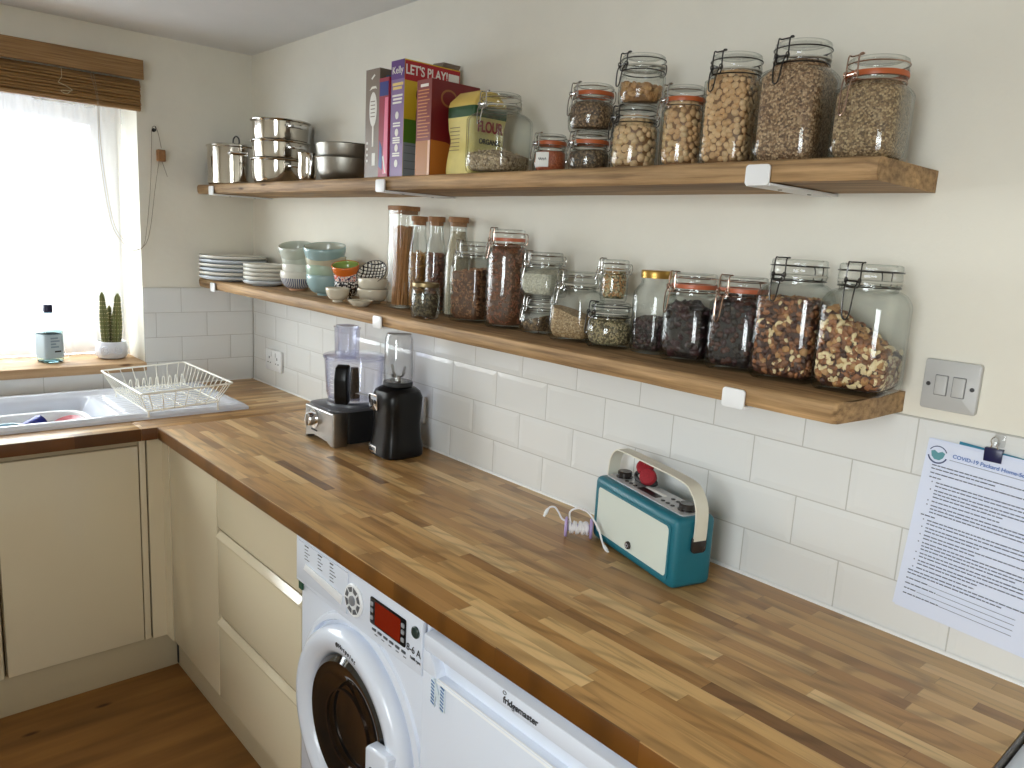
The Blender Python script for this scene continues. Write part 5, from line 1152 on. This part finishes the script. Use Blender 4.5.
# local x from -.1 to +.11 ; sheets hang from z=0 down to -.305
def sheet(name, d, dx0, dz0, w, h, rot, m, curl=.0, par=t):
    bm = BM(); N = 12; R_ = []
    for th in (0, .0005):
        g = []
        for i in range(N + 1):
            row = []
            for k in range(N + 1):
                u, v = i / N, k / N; lx, lz = dx0 + u * w, dz0 - v * h; c, s_ = math.cos(rot), math.sin(rot)
                row.append(bm.verts.new((lx * c - lz * s_, -(d + th + curl * ((1 - u) ** 2) * v), lx * s_ + lz * c)))
            g.append(row)
        R_.append(g)
    for q, g in enumerate(R_):
        for i in range(N):
            for k in range(N): quad(bm, (g[i][k], g[i + 1][k], g[i + 1][k + 1], g[i][k + 1]))
    A, B = R_; per = [(i, 0) for i in range(N)] + [(N, k) for k in range(N)] + [(i, N) for i in range(N, 0, -1)] + [(0, k) for k in range(N, 0, -1)]
    for (i, k), (i2, k2) in zip(per, per[1:] + per[:1]): quad(bm, (A[i][k], A[i2][k2], B[i2][k2], B[i][k]))
    return make(name, bm, m, par, angle=60)
sheet('teal_folder', .0005, -.052, .006, .200, .292, -.075, mat('teal_card', lin(30, 120, 150), .5))
sheet('sheet', .0012, -.095, .003, .205, .297, -.036, m_paper, .003); sheet('sheet', .0019, -.098, .001, .205, .300, -.050, m_paper, .004); sheet('sheet', .0026, -.096, -.001, .205, .304, -.062, m_paper, .003)
PR = -.058
front = sheet('front_sheet', .0034, -.093, -.001, .207, .306, PR, m_paper, .002)
def on_sheet(lx, lz, d=.0046): c, s_ = math.cos(PR), math.sin(PR); return (lx * c - lz * s_, -d, lx * s_ + lz * c)
def sM(lx, lz, d=.0052): return frameM(on_sheet(lx, lz, d), (math.cos(PR), 0, math.sin(PR)), (-math.sin(PR), 0, math.cos(PR)))
text('title_lettering', 'COVID-19 Packard Home-School Agreement', .0088, front, sM(-.056, -.020), m_blue, .0002, 'LEFT', bold=.00012)
def pbars(name, L, m):
    bm = BM()
    for (x0, x1, z0, z1) in L:
        d0 = .0044 + .0022 * max(0, (1 - (x0 + .093) / .207)) ** 2 * max(0, -z0 / .306)
        prism(bm, [on_sheet(x0, z0, 0)[::2], on_sheet(x1, z0, 0)[::2], on_sheet(x1, z1, 0)[::2], on_sheet(x0, z1, 0)[::2]], d0 - .0006, d0 + .0001, lambda a, b, c: (a, -c, b))
    return make(name, bm, m, front, angle=0)
L = [(-.060, .106, -.0275, -.0281)]; z_ = -.042
def tline(x0, x1, z_):
    x = x0
    while x < x1: w_ = min(rnd.uniform(.003, .011), x1 - x); L.append((x, x + w_, z_ - .0018, z_)); x += w_ + .0013
paras = [(-.084, .105, 2), (-.084, .10, 1), (-.084, -.06, 1), (-.072, .105, 2), (-.072, .10, 3), (-.072, .06, 1), (-.072, .105, 3), (-.084, -.06, 1), (-.072, .104, 2), (-.072, .105, 2), (-.072, .105, 2), (-.072, .10, 3), (-.072, .104, 2), (-.072, .09, 2), (-.072, .02, 1), (-.084, .10, 2)]
for (x0, x1, n_) in paras:
    if x0 > -.08: L.append((-.079, -.0772, z_ - .0018, z_))
    for q in range(n_): tline(x0, x1 if q < n_ - 1 else x0 + (x1 - x0) * rnd.uniform(.45, 1), z_); z_ -= .0060
    z_ -= .0016
z_ -= .002
for w_ in (.035, .05, .02, .058):
    tline(-.084, -.084 + w_, z_); L.append((-.083 + w_, .085, z_ - .0019, z_ - .0014)); z_ -= .0095
pbars('printed_text', L, m_txt)
m_navy2 = mat('emblem_navy', lin(52, 66, 110), .6); m_tl = mat('emblem_teal', lin(90, 150, 160), .6)
bm = BM()
def arcs(a0, a1, r0, r1, n=10): return [on_sheet(-.079 + r * math.cos(a), -.024 + r * math.sin(a), 0)[::2] for r, seq in ((r1, range(n + 1)), (r0, range(n, -1, -1))) for a in [math.radians(a0 + (a1 - a0) * k / n) for k in seq]]
prism(bm, arcs(25, 155, .0135, .0150), .0040, .0046, lambda a, b, c: (a, -c, b)); prism(bm, arcs(195, 345, .0135, .0158), .0040, .0046, lambda a, b, c: (a, -c, b)); em = make('emblem_ring', bm, m_navy2, front, angle=0)
bm = BM(); prism(bm, [on_sheet(-.079 + p, -.024 + q, 0)[::2] for p, q in [(-.011, .004), (-.006, .0065), (0, .003), (.006, .0065), (.011, .004), (.009, -.004), (.004, -.009), (-.004, -.009), (-.009, -.004)]], .0040, .0046, lambda a, b, c: (a, -c, b)); make('emblem_picture', bm, m_tl, em, angle=0)
t = thing('bulldog_clip', 'navy bulldog clip with wire handles gripping the paper stack', 'clip', (2.8535, -.0035, 1.2705)); m_nav = mat('navy_clip', lin(24, 26, 70), .3)
bm = BM(); prism(bm, [(.0005, .010), (-.0065, .010), (-.0082, .005), (-.0058, -.012), (-.0050, -.0125), (-.0048, -.0105), (-.0064, .004), (-.0052, .0075), (.0005, .0075)], -.013, .013, lambda a, b, c: (c, a, b), .0004); make('jaw', bm, m_nav, t)
bm = BM(); tube(bm, smoothpath([(-.006, -.0055, .009), (-.0035, -.0075, .016), (-.0055, -.008, .024), (0, -.008, .030), (.0055, -.008, .024), (.0035, -.0075, .016), (.006, -.0055, .009)], 5), .0009, 6); make('wire_handle', bm, m_chrome, t)
t = thing('clear_hook', 'small clear plastic adhesive hook on the tiles holding the bulldog clip', 'hook', (2.858, -.0024, 1.296)); bm = BM(); prism(bm, rrect(.016, .022, .004, 4, 0, -.002), 0, .002, lambda a, b, c: (a, -c, b), .0008); make('backplate', bm, m_blender, t)
bm = BM(); tube(bm, smoothpath([(0, -.002, -.006), (0, -.006, -.008), (0, -.010, -.004), (0, -.010, .000)], 5), .0016, 8); make('prong', bm, m_blender, t)

# ------------------------------------------------------------------ radio
ra = math.atan2(-.081, .277); RW, RD, RH = .302, .098, .146
t = thing('radio', 'teal portable radio with pale grille and cream carry strap on the worktop', 'radio', (2.1125, -.1141, TW + .0004), ra)
m_tealc = mat('teal_leatherette', lin(22, 104, 120), .42, var=.05, vscale=400, bump=.08); m_gril = mat('pale_grille', lin(206, 212, 202), .6); m_silv = mat('silver_panel', lin(190, 190, 192), .3, .3); m_strap = mat('cream_strap', lin(222, 218, 202), .5); m_dial = mat('dark_dial', lin(56, 52, 50), .25, .4)
bm = BM(); box(bm, 0, 0, 0, RW, RD, RH, .014, 5); make('case', bm, m_tealc, t)
bm = BM(); o1 = rrect(RW - .030, RH - .030, .010, 6, RW / 2, RH / 2); i1 = rrect(RW - .042, RH - .042, .010, 6, RW / 2, RH / 2)
def ringface(bm, O, I, c0, c1, fr):
    vo = [bm.verts.new(fr(a, b, c0)) for a, b in O]; vm = [bm.verts.new(fr(a, b, c1)) for a, b in O]; vi = [bm.verts.new(fr(a, b, c1)) for a, b in I]; vb = [bm.verts.new(fr(a, b, c0)) for a, b in I]; n_ = len(O)
    for k in range(n_):
        k2 = (k + 1) % n_
        for A, B in ((vo, vm), (vm, vi), (vi, vb), (vb, vo)): quad(bm, (A[k], A[k2], B[k2], B[k]))
ringface(bm, o1, i1, 0, .0025, lambda a, b, c: (a, .0008 - c, b)); make('front_bezel', bm, m_tealc, t)
bm = BM(); prism(bm, i1, -.001, .0006, lambda a, b, c: (a, -c, b)); make('grille', bm, m_gril, t)
bm = BM(); lathe(bm, [(.0085, -.001), (.0085, .004), (.007, .0055), (0, .0055)], 24, M=Matrix.Translation((RW * .5, 0, .036)) @ Matrix.Rotation(PI / 2, 4, 'X')); bd = make('badge', bm, m_dial, t)
bm = BM(); lathe(bm, [(.0045, .0054), (.0045, .0060), (.003, .0060), (.003, .0054)], 20, M=Matrix.Translation((RW * .5, 0, .036)) @ Matrix.Rotation(PI / 2, 4, 'X'), closed=True); make('badge_mark', bm, m_silv, bd)
bm = BM(); prism(bm, rrect(RW - .026, RD - .034, .008, 5, RW / 2, RD / 2 + .004), -.001, .0018, lambda a, b, c: (a, b, RH + c), .0006); tp = make('top_panel', bm, m_silv, t)
for cx_ in (.040, RW - .040):
    bm = BM(); lathe(bm, [(.0185, 0), (.0185, .002), (.0160, .003), (.0160, .0125), (.0145, .014), (0, .0135)], 36, (cx_, RD / 2 + .004, RH + .0018)); make('dial', bm, m_dial, tp)
bm = BM()
for cx_, n_ in ((.070, 3), (RW - .100, 3)):
    for k in range(n_):
        for yy in (RD / 2 - .010, RD / 2 + .016): prism(bm, ell(cx_ + k * .016, yy, .0048, .0048, 14), .0018, .0034, lambda a, b, c: (a, b, RH + c), .0006)
make('button', bm, m_dial, tp)
bm = BM(); prism(bm, rrect(.066, .018, .002, 3, RW / 2 - .002, RD / 2 - .006), .0018, .0026, lambda a, b, c: (a, b, RH + c)); make('display', bm, m_black, tp)
bm = BM(); prism(bm, rrect(.066, .008, .002, 3, RW / 2 - .002, RD / 2 + .012), .0018, .0026, lambda a, b, c: (a, b, RH + c)); make('display_label', bm, m_label, tp)
ym = RD / 2 + .004
hpts = [(-.005, ym, .100), (-.006, ym, .145), (.000, ym, .182), (.018, ym, .204), (.045, ym, .2085), (RW * .5, ym, .2085), (RW - .050, ym, .206), (RW - .018, ym, .196), (RW + .003, ym, .168), (RW + .007, ym, .130), (RW + .006, ym, .098)]
bm = BM(); ribbon(bm, smoothpath(hpts, 6), (0, 1, 0), .030, .0028); make('carry_strap', bm, m_strap, t, angle=50)
for x0_, s in ((-.0055, -1), (RW + .0055, 1)):
    bm = BM(); prism(bm, rrect(.034, .034, .008, 4, ym, .092), 0, .006, lambda a, b, c: (x0_ - s * .004 + s * c, a, b), .001); make('strap_mount', bm, m_dial, t)
# red and black ear buds bundle on the radio's back edge
def on_radio(lx, ly, lz): c, s_ = math.cos(ra), math.sin(ra); return (2.1125 + lx * c - ly * s_, -.1141 + lx * s_ + ly * c, TW + .0004 + lz)
t = thing('headphones', 'folded red and black headphones lying on top of the radio under its strap', 'headphones', on_radio(.102, .068, RH + .0022), ra)
m_redf = mat('red_foam', lin(150, 22, 36), .75, var=.2, vscale=220, bump=.3)
for cx_, cy_, cz_, tl, big in ((-.014, .004, .031, .6, .90), (.010, -.002, .0185, 1.0, .88)):
    MM = Matrix.Translation((cx_, cy_, cz_)) @ Matrix.Rotation(tl, 4, 'X') @ Matrix.Rotation(.5, 4, 'Y')
    bm = BM(); lathe(bm, [(.012 * big, -.012), (.017 * big, -.011), (.019 * big, -.004), (.016 * big, .000), (0, .001)], 28, M=MM); lathe(bm, [(.010 * big, -.0165), (.013 * big, -.0125)], 20, M=MM); cup = make('ear_cup', bm, m_blackm, t)
    bm = BM(); lathe(bm, [(.015 * big, .0005), (.0205 * big, .003), (.0215 * big, .009), (.0185 * big, .0145), (.010 * big, .0165), (0, .016)], 30, M=MM); make('ear_pad', bm, m_redf, cup)
bm = BM(); tube(bm, smoothpath([(-.030, -.006, .006), (-.040, .0, .012), (-.030, .006, .022), (-.012, .010, .028), (.010, .004, .022), (.026, .006, .008), (.008, -.004, .004), (-.014, -.008, .005), (-.030, -.006, .006)], 6), .0045, 8); make('head_band', bm, m_blackm, t)

# ------------------------------------------------------------------ cable on a lilac spool
t = thing('cable_spool', 'lilac spool wound with white charging cable beside the radio', 'cable spool', (2.104, -.147, TW + .0233), .73); t.scale = (1.2, 1.2, 1.2)
m_lil = mat('lilac_plastic', lin(176, 156, 206), .4); m_cab = mat('white_cable', lin(236, 234, 236), .4)
MM = Matrix.Rotation(PI / 2, 4, 'Y')
bm = BM(); lathe(bm, [(.0075, -.020), (.0075, .020)], 24, M=MM); make('core', bm, m_lil, t)
for s in (-1, 1):
    bm = BM(); lathe(bm, [(.0, s * .0205), (.0165, s * .0205), (.0192, s * .022), (.0192, s * .0245), (.0165, s * .0265), (0, s * .0265)], 36, M=MM); make('flange', bm, m_lil, t)
bm = BM(); pts = [(-.018 + .036 * abs(((q / 44) % 2) - 1), (.0102 + .0008 * ((q // 40) % 3)) * math.cos(q * .48), (.0102 + .0008 * ((q // 40) % 3)) * math.sin(q * .48)) for q in range(190)]
tube(bm, pts, .0018, 6); make('wound_cable', bm, m_cab, t)
bm = BM(); e1 = smoothpath([(-.016, -.002, .012), (-.018, -.006, .032), (-.002, -.010, .042), (.018, -.018, .036), (.036, -.032, .014), (.046, -.046, -.008), (.053, -.054, -.0165)], 7); tube(bm, e1, .0018, 8)
e2 = smoothpath([(-.016, .004, .010), (-.031, .004, .012), (-.040, .004, .026), (-.048, .004, .035), (-.058, .004, .033), (-.064, .002, .022)], 6); tube(bm, e2, .0018, 8); make('loose_cable', bm, m_cab, t)
bm = BM()
for pts in (e1, e2):
    p, q = pts[-1], pts[-2]; d = (p - q).normalized(); tube(bm, [p - d * .010, p - d * .006, p + d * .002], [.0022, .0034, .0034], 8); tube(bm, [p + d * .002, p + d * .007], .0024, 6)
make('connector', bm, m_whitep, t)

# ------------------------------------------------------------------ food processor
t = thing('food_processor', 'silver food processor with blue tinted clear bowl and black handle', 'food processor', (1.080, -.140, TW + .0004), 0)
bx0, bx1, by0, by1, bh = -.086, .096, -.112, .110, .117
bm = BM(); prism(bm, rrect(bx1 - bx0 - .010, by1 - by0 - .03, .030, 7, (bx0 + bx1) / 2, (by0 + by1) / 2 + .015), .004, bh - .006, None, .004, 0); make('motor_base', bm, m_blackm, t)
# silver front shell wraps the front with an arched foot cut-out
bm = BM(); arch = [(bx0, .0), (bx0, bh - .010), (bx1, bh - .010), (bx1, 0), (bx1 - .024, 0), (bx1 - .034, .020), (bx0 + .055, .026), (bx0 + .022, .018), (bx0 + .012, 0)]
prism(bm, arch, 0, .052, lambda a, b, c: (a, by0 - .006 + c, b), .007, 0, 4); make('front_shell', bm, m_steelb, t)
bm = BM(); lathe(bm, [(.084, bh - .006), (.088, bh - .002), (.086, bh + .006), (.070, bh + .008), (0, bh + .008)], 56, (.006, .006, 0)); prism(bm, rrect(.190, .226, .040, 7, .005, -.001), bh - .010, bh - .002, None, .003); make('top_plate', bm, mat('graphite_plastic', lin(84, 86, 92), .3), t)
MM = Matrix.Translation((bx0 + .062, by0 - .0062, .070)) @ Matrix.Rotation(PI / 2, 4, 'X')
bm = BM(); lathe(bm, [(.030, 0), (.030, .003), (.026, .004), (.0205, .005), (.0205, .022), (.018, .025), (0, .025)], 40, M=MM); dl_ = make('speed_dial', bm, m_chrome, t)
bm = BM(); prism(bm, rrect(.006, .036, .002, 3, bx0 + .062, .070), .024, .029, lambda a, b, c: (a, by0 - .0062 - c, b), .001); make('dial_ridge', bm, m_steelb, dl_)
patch('brand_mark', t, m_blackm, [rect(bx0 + .044 + .008 * k, .031, bx0 + .050 + .008 * k, .036) for k in range(5)], ('y', by0 - .0062))
zb = bh + .0085; br = .094
bm = BM(); lathe(bm, [(0, zb), (.070, zb), (.082, zb + 0.0056), (.088, zb + 0.0282), (br, zb + 0.1316), (br + .002, zb + 0.1335), (br + .002, zb + 0.1372), (br - .003, zb + 0.1372), (.085, zb + 0.0282), (.079, zb + 0.0094), (0, zb + 0.0038)], 64, (.006, .006, 0)); make('bowl', bm, m_blueplas, t, angle=40)
bm = BM(); lathe(bm, [(0, zb + 0.1391), (br - .006, zb + 0.1391), (br - .004, zb + 0.1316), (br - .002, zb + 0.1386), (br + .005, zb + 0.1386), (br + .005, zb + 0.1438), (br - .004, zb + 0.1476), (0, zb + 0.1485)], 64, (.006, .006, 0)); ld = make('lid', bm, m_blueplas, t, angle=40)
ftx, fty = -.022, -.006; bm = BM(); MM = Matrix.Translation((ftx, fty, 0)) @ Matrix.Diagonal((1, .86, 1, 1))
lathe(bm, [(.040, zb + 0.1457, 2.6), (.042, zb + 0.2256, 2.6), (.0445, zb + 0.2275, 2.6), (.0445, zb + 0.2312, 2.6), (.0395, zb + 0.2312, 2.6), (.037, zb + 0.1485, 2.6)], 48, M=MM, closed=True); make('feed_tube', bm, m_blueplas, ld, angle=40)
bm = BM(); lathe(bm, [(0, zb + 0.1316), (.030, zb + 0.1316, 2.6), (.032, zb + 0.2218, 2.6), (.0365, zb + 0.2331, 2.6), (.0365, zb + 0.2359, 2.6), (.030, zb + 0.2350, 2.6), (0, zb + 0.2312)], 40, M=MM); make('pusher', bm, glassmat('smoky_plastic', (.90, .91, .96), (.52, .53, .70), .05), ld, angle=40)
ca = campan(1.08, -.14) - .34; d = Vector((math.cos(ca), math.sin(ca), 0)); s_ = Vector((-d.y, d.x, 0)); o_ = Vector((.006, .006, 0))
bm = BM()
def hblk(pts, w_): 
    A = [[bm.verts.new(o_ + d * a + s_ * (w_ * k) + Vector((0, 0, b))) for a, b in pts] for k in (-1, 1)]; n_ = len(pts)
    fs = [quad(bm, A[0][::-1]), quad(bm, A[1])] + [quad(bm, (A[0][k], A[0][(k + 1) % n_], A[1][(k + 1) % n_], A[1][k])) for k in range(n_)]
    r_ = bmesh.ops.bevel(bm, geom=list({e for f in fs for e in f.edges}), offset=.006, segments=3, affect='EDGES', profile=.5)
hblk([(.089, zb + 0.0113), (.118, zb + 0.0038), (.128, zb + 0.0282), (.130, zb + 0.0846), (.122, zb + 0.1203), (.095, zb + 0.1297), (.094, zb + 0.1109), (.108, zb + 0.0940), (.108, zb + 0.0376), (.090, zb + 0.0282)], .021); make('bowl_handle', bm, m_black, t)
bm = BM(); lathe(bm, [(.018, zb + 0.0047), (.016, zb + 0.0564), (.012, zb + 0.1034), (0, zb + 0.1053)], 24, (.006, .006, 0)); make('blade_hub', bm, m_blackm, t)
bm = BM()
for a0, z_ in ((.3, .022), (.3 + PI, .040)):
    pts = [(.014, -.010), (.040, -.014), (.072, .004), (.070, .010), (.040, .008), (.014, .012)]; prism(bm, [(.006 + math.cos(a0) * p - math.sin(a0) * q, .006 + math.sin(a0) * p + math.cos(a0) * q) for p, q in pts], zb + z_, zb + z_ + .0016)
make('blade', bm, m_steelb, t)
bm = BM(); a0 = campan(1.08, -.14) - .95
for k in range(8): 
    z_ = zb + 0.0329 + k * .013; R = .0885 + (z_ - zb - .03) / .12 * .006; w_ = .010 if k % 2 else .016
    tube(bm, [(.006 + (R + .0004) * math.cos(a0 + q), .006 + (R + .0004) * math.sin(a0 + q), z_) for q in (0, w_ / R * .5, w_ / R)], .0006, 5)
make('bowl_scale', bm, m_label, t)

# ------------------------------------------------------------------ personal blender
t = thing('blender', 'black personal blender with upturned clear cup and steel blade', 'blender', (1.318, -.122, TW + .0004), 0); t.scale = (.97, .97, 1.075)
bm = BM(); q_ = 4
lathe(bm, [(0, 0), (.066, 0, q_), (.070, .004, q_), (.070, .026, q_), (.064, .052, q_), (.061, .095, q_), (.064, .140, q_), (.066, .166, q_), (.062, .184, 3), (.052, .193, 2.4), (.044, .195), (0, .195)], 64); make('motor_base', bm, m_black, t)
bm = BM(); lathe(bm, [(.041, .1955), (.045, .197), (.046, .205), (.044, .209), (0, .209)], 48); make('blade_collar', bm, m_blackm, t)
bm = BM()
for a0, tl in ((.2, .9), (.2 + PI, .9), (1.8, .35), (1.8 + PI, .35)):
    c, s2 = math.cos(a0), math.sin(a0); ww = .0055
    P4 = [(.004, 0), (.020, .012 * tl), (.028, .038 * tl)]
    for th in (0,):
        A = [(Vector((c * p - s2 * ww * k, s2 * p + c * ww * k, .217 + z_))) for k in (-1, 1) for p, z_ in P4]
        up = Vector((0, 0, .0014)); V = [bm.verts.new(v) for v in A] + [bm.verts.new(v + up) for v in A]
        for i_ in (0, 1): quad(bm, (V[i_], V[i_ + 1], V[i_ + 4], V[i_ + 3])); quad(bm, (V[6 + i_], V[9 + i_], V[10 + i_], V[7 + i_])); quad(bm, (V[i_], V[6 + i_], V[7 + i_], V[1 + i_])); quad(bm, (V[3 + i_], V[4 + i_], V[10 + i_], V[9 + i_]))
        quad(bm, (V[0], V[3], V[9], V[6])); quad(bm, (V[2], V[8], V[11], V[5]))
lathe(bm, [(.009, .209), (.008, .219), (.005, .223), (0, .224)], 18); make('blade', bm, m_steelb, t)
bm = BM(); lathe(bm, [(.0425, 0.2095), (.0445, 0.2170), (.0455, 0.2410), (.0425, 0.3260), (.0375, 0.3410), (.034, 0.3430), (0, 0.3430), (0, 0.3400), (.034, 0.3400), (.0400, 0.3250), (.0430, 0.2410), (.0420, 0.2190), (.0405, 0.2095)], 52); make('cup', bm, m_blender, t, angle=40)
# badges on the front shoulder and foot
bm = BM(); prism(bm, rrect(.046, .044, .005, 4, -.030, .150), 0, .004, lambda a, b, c: (a - .0, -.0655 - c + (b - .150) * -.05, b), .001); bp = make('control_badge', bm, m_chrome, t)
bm = BM(); prism(bm, ell(-.036, .148, .009, .009, 20), .004, .006, lambda a, b, c: (a, -.0655 - c, b), .0008); prism(bm, ell(-.018, .152, .006, .006, 20), .004, .006, lambda a, b, c: (a, -.0655 - c, b), .0008); make('control_knob', bm, m_dial, bp)
bm = BM(); prism(bm, rrect(.044, .020, .004, 4, -.026, .018), 0, .0025, lambda a, b, c: (a, -.0695 - c, b), .0006); fb = make('brand_badge', bm, m_chrome, t)
patch('brand_mark', fb, m_blackm, [rect(-.042 + .0068 * k, .013, -.0375 + .0068 * k, .023) for k in range(5)], ('y', -.0719))

# ------------------------------------------------------------------ camera
cam = bpy.data.cameras.new('camera'); co = bpy.data.objects.new('camera', cam); COL.objects.link(co)
cam.sensor_width = 36; cam.lens = 770.354 * 36 / 1024; cam.clip_start = .02; cam.clip_end = 50
co.location = CAMP; co.rotation_euler = (1.38640855, -.0541807209, .844969657); SC.camera = co

# ------------------------------------------------------------------ daylight
W = bpy.data.worlds.new('sky'); SC.world = W; W.use_nodes = True; nt = W.node_tree; bg = nt.nodes['Background']
tc = nt.nodes.new('ShaderNodeTexCoord'); sx = nt.nodes.new('ShaderNodeSeparateXYZ'); rp = nt.nodes.new('ShaderNodeMapRange'); rp.inputs[1].default_value = -.16; rp.inputs[2].default_value = -.07
nt.links.new(tc.outputs['Generated'], sx.inputs[0]); nt.links.new(sx.outputs[2], rp.inputs[0])
mx = nt.nodes.new('ShaderNodeMix'); mx.data_type = 'RGBA'; mx.inputs[6].default_value = (.28, .31, .36, 1); mx.inputs[7].default_value = (.93, .965, 1.0, 1)
nt.links.new(rp.outputs[0], mx.inputs[0]); nt.links.new(mx.outputs[2], bg.inputs['Color']); bg.inputs['Strength'].default_value = 18.0
def portal(name, x, y0, y1, z0, z1, face):
    l = bpy.data.lights.new(name, 'AREA'); l.shape = 'RECTANGLE'; l.size = z1 - z0; l.size_y = y1 - y0; l.cycles.is_portal = True
    o = bpy.data.objects.new(name, l); COL.objects.link(o); o.location = (x, (y0 + y1) / 2, (z0 + z1) / 2); o.rotation_euler = (0, -PI / 2 if face > 0 else PI / 2, 0)
portal('sky_portal', -.36, WY0, WY1, WZ0 + .03, WZ1, 1)
l = bpy.data.lights.new('sky_portal', 'AREA'); l.shape = 'RECTANGLE'; l.size = RX1 - RX0; l.size_y = RZ1 - RZ0; l.cycles.is_portal = True
o = bpy.data.objects.new('sky_portal', l); COL.objects.link(o); o.location = ((RX0 + RX1) / 2, YL - .22, (RZ0 + RZ1) / 2); o.rotation_euler = (PI / 2, 0, 0)

SC.view_settings.view_transform = 'Standard'; SC.view_settings.look = 'None'; SC.view_settings.gamma = 1.0; SC.view_settings.exposure = -0.06
SC.view_settings.use_curve_mapping = False
cy = SC.cycles
cy.use_denoising = True
try: cy.denoiser = 'OPENIMAGEDENOISE'
except Exception: pass
cy.max_bounces = 14; cy.diffuse_bounces = 6; cy.glossy_bounces = 6; cy.transmission_bounces = 8; cy.transparent_max_bounces = 48
cy.sample_clamp_indirect = 6.0; cy.caustics_reflective = False; cy.caustics_refractive = False
